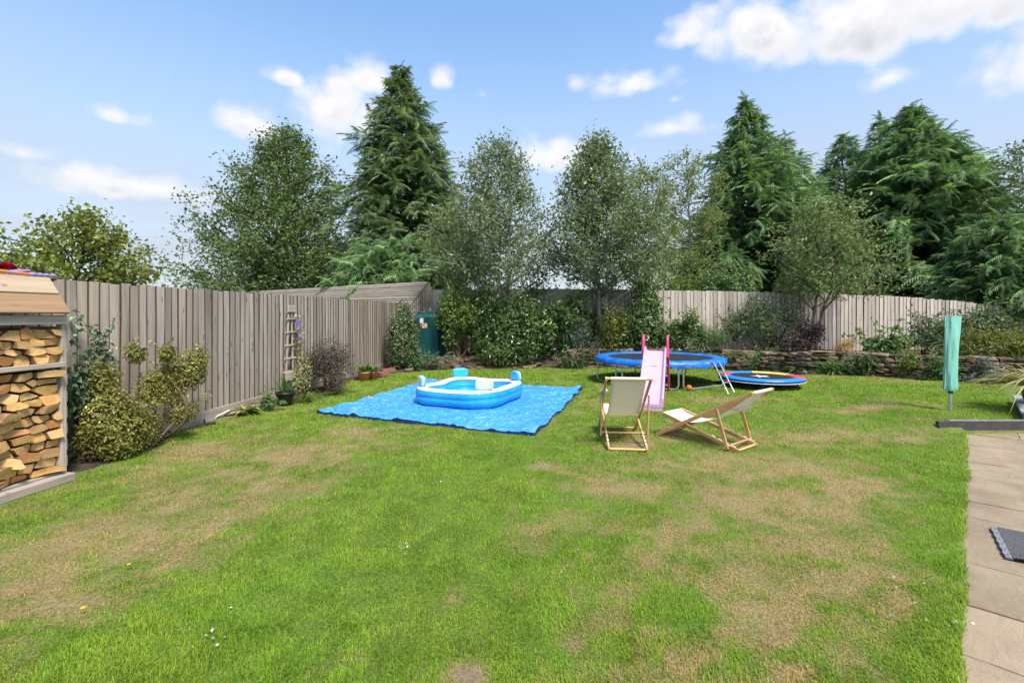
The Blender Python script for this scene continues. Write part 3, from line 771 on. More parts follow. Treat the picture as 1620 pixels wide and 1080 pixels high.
for k in range(8):
    off = D3 * (0.06 + k * 2.0)
    mb = MB(); mb.beam(T0 + off - nrm * 0.03, B0 + off - nrm * 0.03, 0.06, 0.07, tuple(nrm)); part('rafter', mb, M['gravel_board'], ln)
mb = MB(); q = nrm * -0.08
mb.add([tuple(T0 + q), tuple(B0 + q), tuple(B0 + D3 * 14.2 + q), tuple(T0 + D3 * 14.2 + q)], [[0, 1, 2, 3]])
part('roof_underlay', mb, plain('dark_underlay', (0.07, 0.062, 0.05), 0.9), ln)
gd = Vector((B0.x - T0.x, B0.y - T0.y, 0)); gl = gd.length; gd.normalize(); ga_ = math.atan2(-gd.y, -gd.x)
k = 0.0
while k < gl + 0.1:
    pnt = T0 + gd * (k + 0.11); zt = T0.z + (B0.z - T0.z) * ((k + 0.05) / gl)
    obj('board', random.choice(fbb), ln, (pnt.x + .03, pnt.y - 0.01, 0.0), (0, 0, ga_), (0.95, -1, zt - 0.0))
    k += 0.112

# ================================================================== WOOD STORE
ws = thing('wood_store', 'open fronted timber log store with pale boarded roof beside the side fence', 'log store', (-4.14, 4.56, 0), rzf - PI / 2)
# local: +y along the fence (away from the camera), +x out to the lawn; the store reaches back to y = -1.5
Ls = 1.5
def wb(name, c, d, mat, rot=(0, 0, 0), bv=0.004):
    mb = MB(); mb.box((0, 0, 0), d); return bevel(part(name, mb, M[mat], ws, loc=c, rot=rot), bv, 1)
wb('base_plank', (0.0, -Ls / 2 - 0.02, 0.035), (0.10, Ls, 0.07), 'store')
wb('floor_board', (-0.27, -Ls / 2, 0.075), (0.42, Ls, 0.03), 'store')
for y in (-0.03, -Ls + 0.03):
    wb('corner_post', (-0.065, y - 0.02, 0.80), (0.06, 0.05, 1.44), 'store_post'); wb('corner_post', (-0.47, y, 0.80), (0.05, 0.05, 1.44), 'store_post')
for k in range(9):
    wb('side_slat', (-0.27, -0.002, 0.17 + k * 0.152), (0.42, 0.018, 0.10), 'store')
for k in range(8):
    wb('back_slat', (-0.505, -Ls / 2, 0.17 + k * 0.17), (0.018, Ls, 0.12), 'store')
wb('shelf', (-0.27, -Ls / 2 - 0.03, 1.085), (0.46, Ls - 0.07, 0.03), 'store')
wb('shelf_edge', (-0.025, -Ls / 2 - 0.03, 1.085), (0.025, Ls - 0.06, 0.045), 'store')
wb('fascia', (-0.02, -Ls / 2 - 0.05, 1.50), (0.03, Ls, 0.085), 'store')
a1 = Vector((0.02, 0, 1.56)); a2 = Vector((-0.085, 0, 1.725)); a3 = Vector((-0.185, 0, 1.885))
for nm, p, q, mt_, yo in (('roof_board', a1, a2 + Vector((-.01, 0, .012)), 'roof_tan', -0.105), ('roof_board', a2 + Vector((0.006, 0, 0.010)), a3, 'roof_pale', -0.12)):
    d = q - p; c = (p + q) / 2
    wb(nm, (c.x + 0.012, -Ls / 2 + yo, c.z), (d.length, Ls + 0.1, 0.024), mt_, (0, -math.atan2(d.z, d.x) , 0))
wb('roof_board', (-0.36, -Ls / 2 - 0.02, 1.81), (0.42, Ls + 0.06, 0.024), 'roof_tan', (0, -0.42, 0))

# --- split logs: each cut face is one cell of a loosely packed stack
m, t, p, o = new_mat('split_log'); v, r = ocoord(t)
at_ = t.n('ShaderNodeAttribute'); at_.attribute_name = 'rnd'
n1 = t.noise(v, 16, 5, 0.65, 0.5); n2 = t.noise(t.scale(v, (8, 60, 60)), 1.0, 4, 0.6)
end = t.mix(t.ss(n1, 0.3, 0.72), (0.50, 0.25, 0.07), (0.70, 0.42, 0.15))
end = t.mix(t.m('MULTIPLY', t.m('FRACT', t.m('MULTIPLY', r, 9.13)), 0.75), end, (0.58, 0.38, 0.19))
end = t.mix(t.m('MULTIPLY', t.ss(r, 0.75, 0.9), 0.6), end, (0.55, 0.20, 0.05))
end = t.mix(t.m('MULTIPLY', t.ss(n2, 0.62, 0.75), 0.5), end, (0.28, 0.13, 0.05))
brk = t.mix(t.ss(n1, 0.3, 0.7), (0.16, 0.085, 0.04), (0.36, 0.20, 0.10))
t.l(t.mix(t.ss(at_.outputs['Fac'], 0.4, 0.6), brk, end), p.inputs['Base Color'])
p.inputs['Roughness'].default_value = 0.75; p.inputs['Specular IOR Level'].default_value = 0.2
bump(t, p, t.m('ADD', n1, n2), 0.5, 0.008); M['log'] = m
def clip(poly, nx, ny, c):
    outp = []
    for i in range(len(poly)):
        a, b = poly[i], poly[(i + 1) % len(poly)]
        da, db = a[0] * nx + a[1] * ny - c, b[0] * nx + b[1] * ny - c
        if da <= 0: outp.append(a)
        if (da < 0 < db) or (db < 0 < da):
            k = da / (da - db); outp.append((a[0] + (b[0] - a[0]) * k, a[1] + (b[1] - a[1]) * k))
    return outp
def stack(y0, y1, z0, z1, rows, cw, where, grp):
    pts = []; rh = (z1 - z0) / rows
    for i in range(rows):
        y = y0 + (0.5 if i % 2 else 0.15) * cw * 0.6 + random.uniform(0, .03)
        while y < y1:
            pts.append((y + random.uniform(-.2, .2) * cw, z0 + (i + 0.5) * rh + random.uniform(-.3, .3) * rh)); y += cw * random.uniform(0.55, 1.45)
    K = 2.0
    for i, (a, b) in enumerate(pts):
        poly = [(y0, z0), (y1, z0), (y1, z1), (y0, z1)]
        for j, (c, d) in enumerate(pts):
            if i == j or abs(c - a) > cw * 3: continue
            nx, ny = (c - a), (d - b) * K * K
            mx_, my_ = (a + c) / 2 + random.uniform(-.004, .004), (b + d) / 2
            poly = clip(poly, nx, ny, nx * mx_ + ny * my_)
            if len(poly) < 3: break
        if len(poly) < 3: continue
        P = np.array(poly); ctr = P.mean(0)
        if np.ptp(P[:, 0]) < 0.03 or np.ptp(P[:, 1]) < 0.02: continue
        # one side keeps the round of the trunk; edges are split straight
        Q = []; kb = random.randrange(len(P)); n = len(P)
        for q in range(n):
            A, B = P[q], P[(q + 1) % n]; Le = np.linalg.norm(B - A)
            if Le < 0.012: continue
            nr = np.array([B[1] - A[1], A[0] - B[0]]) / Le
            bow = Le * (0.20 if q == kb else random.uniform(-0.05, 0.05))
            for s2 in (0.06, 0.28, 0.5, 0.72, 0.94):
                Q.append(A + (B - A) * s2 + nr * bow * (4 * s2 * (1 - s2)) + np.random.default_rng(i * 50 + q).normal(0, .0008, 2))
        Q = np.array(Q); ra = random.gauss(0, .07); Q = ctr + ((Q - ctr) @ np.array([[math.cos(ra), math.sin(ra)], [-math.sin(ra), math.cos(ra)]])) * random.uniform(0.82, 0.98) * np.array([1.0, random.uniform(.85, 1.0)]); n = len(Q)
        fx = -0.055 + random.gauss(0, 0.022); tl = random.gauss(0, 0.22); tz = random.gauss(0, 0.2)
        Lg = random.uniform(0.32, 0.38)
        Fx = fx + (Q[:, 0] - ctr[0]) * tl + (Q[:, 1] - ctr[1]) * tz
        def ring(dx, s2): return np.stack([Fx + dx - fx, (Q[:, 0] - ctr[0]) * s2, (Q[:, 1] - ctr[1]) * s2], 1)
        mb = MB(); R3 = np.stack([ring(-Lg, 0.95), ring(-0.006, 1.0)])
        mb.grid(R3, 0.0, wrap=True)
        R4 = np.stack([ring(-0.006, 1.0), ring(0, 0.965)]); mb.grid(R4, 0.3, wrap=True)
        face = ring(0, 0.965); cen = face.mean(0) + [random.uniform(-.004, .004), 0, 0]
        V = np.concatenate([face, [cen]]); mb.add(V, [[k2, (k2 + 1) % n, n] for k2 in range(n)], 1.0)
        V = ring(-Lg, 0.95); mb.add(V, [list(range(n))[::-1]], 1.0)
        wp = ws.matrix_basis @ Vector((fx, ctr[0], ctr[1]))
        o = part('split_log', mb, M['log'], None); o.location = wp; o.rotation_euler = (0, 0, rzf - PI / 2)
        wdt, hgt = np.ptp(Q[:, 0]), np.ptp(Q[:, 1])
        shape = 'broad' if wdt > 0.175 else ('small' if wdt < 0.11 else ('blocky' if hgt > wdt * 0.75 else 'flattish'))
        pos = ctr[0] - y0; bay = 'next to the end post' if y1 - ctr[0] < 0.2 else ('one in from the end post' if y1 - ctr[0] < 0.4 else ('near the middle' if y1 - ctr[0] < 0.8 else 'at the camera end'))
        band = ('top row' if ctr[1] > 1.33 else ('upper shelf' if ctr[1] > 1.2 else 'shelf board row')) if z0 > 1 else 'row %s' % ['on the floor', 'second from the floor', 'third from the floor', 'below the middle', 'just below mid height', 'at mid height', 'above the middle', 'fifth under the shelf', 'fourth under the shelf', 'third below the shelf', 'second below the shelf', 'just under the shelf'][min(int((ctr[1] - z0) / rh), 11)]
        tag(o, '%s log, %s, %s' % (shape, band, bay), 'log', grp)
random.seed(5)
stack(-Ls + 0.07, -0.065, 0.095, 1.045, 12, 0.132, 'lower', 'split logs in the log store')
stack(-Ls + 0.07, -0.065, 1.105, 1.42, 4, 0.128, 'upper', 'split logs in the log store')

dup_ = {}
for o in [q for q in COL.objects if q.name.startswith('split_log')]: dup_.setdefault(o['label'], []).append(o)
for lb, os_ in dup_.items():
    if len(os_) > 1:
        os_.sort(key=lambda q: q.location.y)
        wds = {2: ['the left one', 'the right one'], 3: ['the left one', 'the middle one', 'the right one']}.get(len(os_), ['leftmost', 'second from the left', 'third from the left', 'fourth from the left', 'fifth from the left', 'sixth from the left', 'seventh from the left', 'eighth from the left', 'ninth from the left', 'tenth from the left'])
        for q, wd_ in zip(os_, wds): q['label'] = lb + ', ' + wd_
# --- toys left on the store roof
wr = ws.matrix_basis
def onroof(x, y, z): return wr @ Vector((x, y, z))
pt = onroof(-0.185, -0.50, 1.905)
st = thing('orange_stick', 'orange plastic stick with a purple grip lying along the roof of the log store', 'stick', pt, rzf - PI / 2)
mb = MB(); mb.tube([(0, -0.35, 0.012), (0, 0.0, 0.016), (0.005, 0.30, 0.004)], [0.013, 0.014, 0.013], 10); part('shaft', mb, plain('orange_plastic', (0.85, 0.20, 0.04), 0.4), st, True)
mb = MB(); ys_ = np.linspace(0.27, 0.50, 14); mb.tube(np.stack([ys_ * 0 + 0.005, ys_, 0.006 + 0 * ys_], 1), 0.017 + 0.004 * np.sin(ys_ * 110), 10); part('grip', mb, plain('lilac_plastic', (0.26, 0.22, 0.48), 0.5), st, True)
pt = onroof(-0.24, -0.36, 1.945)
br = thing('red_brush', 'crimson bristle brush head with a lilac stem resting on the log store roof', 'brush', pt, rzf - PI / 2)
mb = MB(); n = 900; U = RNG.normal(size=(n, 3)); U /= np.linalg.norm(U, axis=1, keepdims=True); U[:, 2] = np.abs(U[:, 2])
b = U * [0.02, 0.04, 0.015]; tp = U * np.array([0.05, 0.085, 0.062]) * RNG.uniform(.85, 1.08, (n, 1)); sd_ = np.cross(U, [0.3, 0.2, 1.0]); sd_ /= np.linalg.norm(sd_, axis=1, keepdims=True)
V = np.stack([b - sd_ * .004, b + sd_ * .004, tp + sd_ * .003, tp - sd_ * .003], 1).reshape(-1, 3); mb.add(V, np.arange(4 * n).reshape(n, 4), RNG.uniform(0, 1, n))
part('bristles', mb, plain('crimson_bristle', (0.42, 0.012, 0.035), 0.6, 0.4, 60), br)
mb = MB(); mb.tube([(0.06, -0.05, -0.035), (0.045, 0.04, -0.018), (0.02, 0.16, 0.0)], [0.016, 0.018, 0.012], 8); part('stem', mb, bpy.data.materials['lilac_plastic'], br, True)

# ================================================================== TARPAULIN AND POOL
tp_ = thing('blue_tarpaulin', 'large crinkled bright blue tarpaulin spread flat on the lawn under the pool', 'tarpaulin', (-0.8, 8.7, 0))
n = 120
U, Vv = np.meshgrid(np.linspace(0, 1, n), np.linspace(0, 1, n), indexing='ij')
c00, c10, c11, c01 = TARP
XY = (c00 * ((1-U)*(1-Vv))[..., None] + c10 * (U*(1-Vv))[..., None] + c11 * (U*Vv)[..., None] + c01 * ((1-U)*Vv)[..., None])
e = np.minimum.reduce([U, 1-U, Vv, 1-Vv])
wob = np.exp(-e / 0.035)
XY = XY + wob[..., None] * np.stack([(fbm(U*13, Vv*13, 61) - .5) * .11, (fbm(U*13, Vv*13, 71) - .5) * .11], -1)
X_, Y_ = XY[..., 0], XY[..., 1]
wx, wy = X_ + 0.25 * (fbm(X_*2, Y_*2, 81) - .5), Y_ + 0.25 * (fbm(X_*2, Y_*2, 82) - .5)
rg = 1 - np.abs(2 * fbm(wx*2.6 + wy*1.2, wy*3.4 - wx*1.5, 91, 3) - 1)
rg2 = 1 - np.abs(2 * fbm(wx*7.0, wy*8.0, 95, 3) - 1)
pc = np.hypot(X_ + 0.74, Y_ - 8.72); out_ = sst(pc, 0.75, 1.25)
Zt = 0.012 + out_ * (0.020 * np.clip(rg - 0.72, 0, 1) / 0.28 + 0.011 * np.clip(rg2 - 0.6, 0, 1) / 0.4) + lawn_z(X_, Y_) * 0.6
Zt = Zt + 0.030 * wob * np.clip(fbm(U*9 + 5, Vv*9, 99) - .35, 0, 1) * 2 - 0.0 * e
for q_ in range(1, 6):
    for W_ in (U, Vv): Zt = Zt + 0.010 * np.exp(-np.abs(W_ - q_ / 6 + 0.006 * np.sin(U * 9 + Vv * 7)) / 0.006) * out_
for a, b, h, s2 in ((0.20, 0.0, 0.05, 0.018), (0.42, 0.0, 0.035, 0.02), (0.97, 0.05, 0.06, 0.05), (1.0, 0.75, 0.05, 0.05), (1.0, 1.0, 0.05, 0.05)):
    Zt = Zt + h * np.exp(-(((U - a) / s2) ** 2 + ((Vv - b) / 0.05) ** 2))
m, t, p, o = new_mat('blue_tarp'); v, r = ocoord(t, False)
b1 = t.noise(t.scale(v, (1, 1, 0.2)), 11, 6, 0.65, 1.6); b2 = t.noise(t.scale(v, (1.0, 1.6, 0.2)), 40, 4, 0.6, 1.2)
t.l(t.mix(t.ss(b1, 0.3, 0.7), (0.024, 0.28, 0.67), (0.075, 0.41, 0.81)), p.inputs['Base Color'])
p.inputs['Roughness'].default_value = 0.22; p.inputs['Specular IOR Level'].default_value = 0.9
p.inputs['Roughness'].default_value = 0.18; rb1 = t.m('ABSOLUTE', t.m('SUBTRACT', t.noise(t.scale(v, (1, 1.2, .2)), 5, 3, .5, 1.5), .5)); rb2 = t.m('ABSOLUTE', t.m('SUBTRACT', t.noise(t.scale(v, (1.3, 1, .2)), 15, 3, .5, 1.2), .5)); bump(t, p, t.m('ADD', t.m('ADD', rb1, t.m('MULTIPLY', rb2, .5)), t.m('MULTIPLY', b2, 0.25)), 0.7, 0.11); bc = p.inputs['Base Color'].links[0].from_socket       # white glints along the creases, painted into the colour
t.l(t.mix(t.m('MULTIPLY', t.ss(rb2, 0.045, 0.0), t.ss(b1, 0.40, 0.60, 0.0, 0.55)), bc, (0.50, 0.68, 0.85)), p.inputs['Base Color']); M['tarp'] = m
mb = MB(); mb.grid(np.stack([X_ + 0.8, Y_ - 8.7, Zt], -1)); part('top_face', mb, m, tp_, True)
mb = MB(); mb.grid(np.stack([X_ + 0.8, Y_ - 8.7, Zt - 0.006], -1)[::-1])
B = np.concatenate([np.stack([X_, Y_, Zt], -1)[:-1, 0], np.stack([X_, Y_, Zt], -1)[-1, :-1], np.stack([X_, Y_, Zt], -1)[:0:-1, -1], np.stack([X_, Y_, Zt], -1)[0, :0:-1]])
B = B - np.array([-0.8, 8.7, 0]); B2 = B.copy(); cB = B[:, :2].mean(0); B2[:, :2] = cB + (B[:, :2] - cB) * 1.002; B2[:, 2] = -0.01
mb.grid(np.stack([B2, B * [1.001, 1.001, 1] - [0, 0, 0.002]]), wrap=True)
part('navy_underside', mb, plain('navy_tarp', (0.008, 0.022, 0.10), 0.5), tp_, True)

mb = MB(); Gp = np.stack([X_ + 0.8, Y_ - 8.7, Zt], -1)
for q_ in range(6, n - 4, 13):
    for (i_, j_) in ((q_, 2), (q_, n - 3), (2, q_), (n - 3, q_)):
        mb.lathe([(0.006, 0.002), (0.009, 0.004), (0.013, 0.002)], 8, Gp[i_, j_])
tag(part('eyelets', mb, plain('brass_eyelet', (0.20, 0.22, 0.26), 0.6, 0.1, 9, 0.3, 0.2), tp_), kind='stuff')

po = thing('paddling_pool', 'square inflatable blue pool with white rim standing on the blue tarpaulin', 'paddling pool', (-0.74, 8.72, 0.022), math.atan2(-0.79, 1.07) + math.radians(13))
nth = 128; th = np.arange(nth) * 2 * PI / nth; ax_, ay_, ne = 0.79, 0.90, 3.6
ct, st_ = np.cos(th), np.sin(th)
rr = (np.abs(ct / ax_) ** ne + np.abs(st_ / ay_) ** ne) ** (-1 / ne)
pin = 1 - 0.045 * np.cos(2 * th) ** 4          # sides pulled in a little between the corners
O = np.stack([rr * ct * pin, rr * st_ * pin], 1); nO = O / np.linalg.norm(O, axis=1, keepdims=True)
cz = 0.020 * np.sin(2 * th) ** 2
def ringp(din, z, zc=1.0): return np.concatenate([O - nO * din, (z + cz * zc)[:, None]], 1)
def loft(name, prof, mat, smooth=True):
    mb = MB(); mb.grid(np.stack([ringp(*q) for q in prof]), wrap=True); return part(name, mb, mat, po, smooth)
m, t, p, o = new_mat('pool_blue_vinyl'); v, r = ocoord(t, False)
kn = t.noise(v, 9, 3); t.l(t.mix(t.ss(kn, 0.3, 0.7), (0.015, 0.27, 0.64), (0.025, 0.34, 0.74)), p.inputs['Base Color'])
p.inputs['Roughness'].default_value = 0.28; p.inputs['Specular IOR Level'].default_value = 0.5; bump(t, p, t.noise(t.scale(v, (1, 1, 0.25)), 24, 4, 0.6, 0.8), 0.45, 0.03); M['pool'] = m
M['pool_white'] = plain('pool_white_vinyl', (0.70, 0.73, 0.77), 0.35, 0.04, 9, 0.45, 0, 0.1, False)
M['pool_cyan'] = plain('pool_cyan_vinyl', (0.02, 0.40, 0.66), 0.3, 0.08, 9, 0.45, 0, 0.1, False)
M['pool_floor'] = plain('pool_pale_floor', (0.50, 0.68, 0.82), 0.4, 0.08, 9, 0.4, 0, 0.1, False)
loft('outer_wall', [(0.035, 0.0, 0), (0.005, 0.02, .1), (-0.022, 0.07, .3), (-0.022, 0.12, .5), (-0.006, 0.138, .6), (-0.022, 0.158, .7), (-0.02, 0.195, .9), (0.0, 0.236, 1)], M['pool'])
loft('top_rim', [(0.0, 0.236), (0.015, 0.256), (0.05, 0.270), (0.09, 0.274), (0.13, 0.270), (0.165, 0.256), (0.18, 0.236)], M['pool_white'])
loft('inner_wall', [(0.18, 0.236), (0.165, 0.20, .8), (0.165, 0.15, .6), (0.185, 0.135, .5), (0.165, 0.11, .4), (0.17, 0.06, .2), (0.2, 0.025, 0)], M['pool'])
mb = MB(); R0 = ringp(0.2, 0.025, 0); mb.add(np.concatenate([R0, [[0, 0, 0.025]]]), [[k, (k + 1) % nth, nth] for k in range(nth)]); part('floor', mb, M['pool_floor'], po, True)
mb = MB()
for k, (q) in enumerate((10, 47)):
    c = ringp(0.09, 0.272)[q]; mb.lathe([(0.018, -0.002), (0.018, 0.006), (0.010, 0.012), (0, 0.012)], 10, c)
part('air_valve', mb, plain('valve_grey', (0.45, 0.45, 0.47), 0.4), po, True)
for nm_, q_ in (('weld_seam', (-0.009, 0.138, .6)), ('weld_seam', (0.0, 0.237, 1.0)), ('weld_seam', (0.183, 0.135, .5))):
    mb = MB(); R0 = ringp(*q_); mb.tube(np.concatenate([R0, R0[:1]]), 0.0035, 5, cap=False); part(nm_, mb, M['pool_cyan'], po, True)
def pillow(front):
    mb = MB(); a, b, d = 0.155, 0.088, 0.05; nu, nv = 28, 9
    R_ = []
    for j in range(nv):
        f = (j / (nv - 1)) * PI / 2; s2 = math.cos(f) ** 0.45; y = d * math.sin(f) ** 0.6
        tt = np.arange(nu) * 2 * PI / nu; r4 = (np.abs(np.cos(tt)) ** 4 + np.abs(np.sin(tt)) ** 4) ** -0.25
        k = 0.0001 + s2
        R_.append(np.stack([a * k * r4 * np.cos(tt), np.full(nu, -y if front else y), b + b * k * r4 * np.sin(tt)], 1))
    mb.grid(np.array(R_) if not front else np.array(R_)[:, ::-1], wrap=True); return mb
pf, pb = pillow(True).mesh('front_face', M['pool_cyan'], True), pillow(False).mesh('back_face', plain('pool_pale_blue_vinyl', (0.50, 0.60, 0.74), 0.35, 0.04, 9, 0.45, 0, 0.1, False), True)
for sx, sy in ((1, 1), (1, -1), (-1, 1), (-1, -1)):
    ang = math.atan2(sy * ay_, sx * ax_); k = int(round((ang % (2 * PI)) / (2 * PI) * nth)) % nth
    c = ringp(0.085, 0.270)[k]
    h = obj('headrest', pf, po, tuple(c), (0.10, 0, ang - PI / 2)); obj('back_face', pb, h)

# ================================================================== TRAMPOLINES, SLIDE, BALL
M['steel'] = plain('galvanised_tube', (0.52, 0.53, 0.53), 0.32, 0.1, 20, 0.5, 0.75)
M['matblk'] = plain('black_jump_mat', (0.030, 0.030, 0.034), 0.9, 0.15, 30, 0.08)
TC = (3.4, 11.2); TR, TZ = 1.42, 0.565
tr_ = thing('trampoline', 'large round trampoline with blue padded edge and grey steel legs behind the slide', 'trampoline', (TC[0], TC[1], 0))
k = np.arange(97) * 2 * PI / 96
mb = MB(); mb.lathe([(0, TZ - 0.022), (0.6, TZ - 0.018), (TR - 0.24, TZ - 0.006)], 64); part('jump_mat', mb, M['matblk'], tr_, True)
m, t, p, o = new_mat('blue_pvc_pad'); v, r = ocoord(t, False)
kn = t.noise(v, 5, 4); t.l(t.mix(t.ss(kn, 0.35, 0.7), (0.008, 0.115, 0.46), (0.02, 0.19, 0.60)), p.inputs['Base Color']); p.inputs['Roughness'].default_value = 0.35; p.inputs['Specular IOR Level'].default_value = 0.5
bump(t, p, t.noise(v, 16, 4, 0.6, 1.0), 0.5, 0.03); M['pad'] = m
nk = 144; tt = np.arange(nk) * 2 * PI / nk; wv = 0.012 * np.sin(tt * 17) + 0.01 * np.sin(tt * 29 + 1)
R_ = []
for rad, z, w1 in ((TR - 0.27, TZ - 0.005, 0), (TR - 0.26, TZ + 0.012, 0), (TR - 0.16, TZ + 0.03, .3), (TR - 0.05, TZ + 0.025, .4), (TR + 0.015, TZ + 0.005, .5), (TR + 0.03, TZ - 0.05, 1), (TR + 0.025, TZ - 0.105, 1.6)):
    R_.append(np.stack([(rad + wv * w1 * 0.6) * np.cos(tt), (rad + wv * w1 * .6) * np.sin(tt), z + wv * w1], 1))
mb = MB(); mb.grid(np.array(R_), wrap=True); part('safety_pad', mb, M['pad'], tr_, True)
mb = MB(); mb.tube(np.stack([(TR - .01) * np.cos(k), (TR - .01) * np.sin(k), k * 0 + TZ - 0.035], 1), 0.019, 8, cap=False); part('rim_tube', mb, M['steel'], tr_, True)
mb = MB()
for q in np.arange(72) * 2 * PI / 72:
    mb.tube([((TR - .25) * math.cos(q), (TR - .25) * math.sin(q), TZ - .012), ((TR - .03) * math.cos(q), (TR - .03) * math.sin(q), TZ - .03)], 0.007, 5)
part('springs', mb, M['steel'], tr_)
for a0, a1 in ((168, 214), (221, 269), (-87, -33), (45, 98)):
    a0, a1 = math.radians(a0), math.radians(a1)
    A = Vector((TR * math.cos(a0), TR * math.sin(a0), 0)) * 0.985; Bq = Vector((TR * math.cos(a1), TR * math.sin(a1), 0)) * 0.985
    d = (Bq - A).normalized(); up = Vector((0, 0, 1)); rb = 0.10; pts = [A + up * (TZ - .04), A + up * (0.02 + rb)]
    for s2 in np.linspace(0, 1, 6)[1:]: pts.append(A + d * rb * (1 - math.cos(s2 * PI / 2)) + up * (0.02 + rb * (1 - math.sin(s2 * PI / 2))))
    for s2 in np.linspace(0, 1, 6): pts.append(Bq - d * rb * (1 - math.sin(s2 * PI / 2)) + up * (0.02 + rb * (1 - math.cos(s2 * PI / 2))))
    pts.append(Bq + up * (TZ - .04))
    mb = MB(); mb.tube([tuple(q) for q in pts], 0.0185, 8); part('leg', mb, M['steel'], tr_, True)
# ladder hooked on its rim
la = thing('trampoline_ladder', 'short grey steel ladder hooked on the rim of the large trampoline', 'ladder', (4.28, 9.75, 0), 0)
topc = Vector((4.22, 9.97, TZ - 0.01)); base_c = Vector((4.32, 9.53, 0.0)); sd2 = Vector((0.105, 0.10, 0))
L0 = Vector((4.28, 9.75, 0))
for s2 in (-1, 1):
    mb = MB(); mb.tube([tuple(topc + sd2 * s2 * .85 - L0 + Vector((-.03, .05, 0.02))), tuple(topc + sd2 * s2 * .85 - L0), tuple(base_c + sd2 * s2 - L0)], 0.013, 8); part('rail', mb, M['steel'], la, True)
for f in (0.34, 0.66):
    c = topc.lerp(base_c, f) - L0; mb = MB(); mb.beam(c - sd2 * .95, c + sd2 * .95, 0.045, 0.022); part('rung', mb, M['steel'], la)

# slide
M['slide_pink'] = plain('lilac_pink_plastic', (0.56, 0.35, 0.50), 0.35, 0.05, 6, 0.45, 0, 0, False)
M['slide_mag'] = plain('magenta_plastic', (0.50, 0.05, 0.14), 0.4, 0.08, 6, 0.45, 0, 0, False)
S0 = Vector((2.76, 9.30, 0)); S1 = Vector((2.21, 7.75, 0)); sdv = (S1 - S0); SL = sdv.length
sl = thing('childs_slide', 'lilac pink plastic childs slide with magenta ladder rails in front of the large trampoline', 'slide', (S0.x, S0.y, 0), math.atan2(sdv.y, sdv.x))
N_ = 26; xs_ = np.linspace(0, SL, N_); zs_ = np.interp(xs_, [0, 0.12, 0.25, SL * .55, SL * .84, SL], [0.855, 0.845, 0.775, 0.42, 0.14, 0.115])
zs_ = np.convolve(np.pad(zs_, 2, mode='edge'), np.ones(5) / 5, 'valid') + 0.006 * np.sin(xs_ * 11)
prof = [(-0.205, -0.05), (-0.205, 0.075), (-0.19, 0.085), (-0.172, 0.075), (-0.155, 0.012), (-0.13, 0.0), (0.13, 0.0), (0.155, 0.012), (0.172, 0.075), (0.19, 0.085), (0.205, 0.075), (0.205, -0.05)]
R_ = np.array([[(x, y, z + dz * (1.0 if 1 else 0)) for y, dz in prof] for x, z in zip(xs_, zs_)])
mb = MB(); mb.grid(R_[:, ::-1]); q = len(prof); mb.add(R_[-1], [list(range(q))]); mb.add(R_[0], [list(range(q))[::-1]])
bevel(part('chute', mb, M['slide_pink'], sl, False), 0.008, 2)
mb = MB()
for xq in (0.55, 0.95):
    z = float(np.interp(xq, xs_, zs_)); mb.box((xq, 0, z + 0.006), (0.02, 0.12, 0.012))
bevel(part('chute_ridge', mb, M['slide_pink'], sl), 0.005)
for s2 in (-1, 1):
    y = s2 * 0.222
    mb = MB(); pts = [(-0.62, y, 0.0), (-0.42, y, 0.36), (-0.18, y, 0.80), (-0.10, y, 1.02), (-0.02, y, 1.14), (0.05, y, 1.13), (0.09, y, 1.02), (0.12, y, 0.86), (0.16, y, 0.74)]
    mb.tube(pts, [0.028, 0.027, 0.027, 0.026, 0.025, 0.025, 0.026, 0.026, 0.022], 10); part('hand_rail', mb, M['slide_mag'], sl, True)
for f in (0.16, 0.42, 0.68, 0.92):
    x, z = np.interp(f, [0, .46, 1], [-.62, -.42, -.18]), np.interp(f, [0, .46, 1], [0, .36, .80])
    mb = MB(); mb.box((x, 0, z), (0.09, 0.42, 0.03)); bevel(part('step', mb, M['slide_mag'] if f > .9 else M['slide_pink'], sl), 0.006)
mb = MB(); mb.box((SL - 0.03, 0, 0.045), (0.05, 0.38, 0.10)); part('foot', mb, M['slide_pink'], sl)

# small trampoline
C2 = (5.4, 10.5); R2, Z2 = 0.83, 0.215
mz = float(lawn_z(*C2))
t2 = thing('mini_trampoline', 'low childs trampoline with red, blue and yellow padded edge near the stone wall', 'trampoline', (C2[0], C2[1], 0))
mb = MB(); mb.lathe([(0, Z2 - 0.012), (R2 - 0.2, Z2 - 0.006)], 48); part('jump_mat', mb, M['matblk'], t2, True)
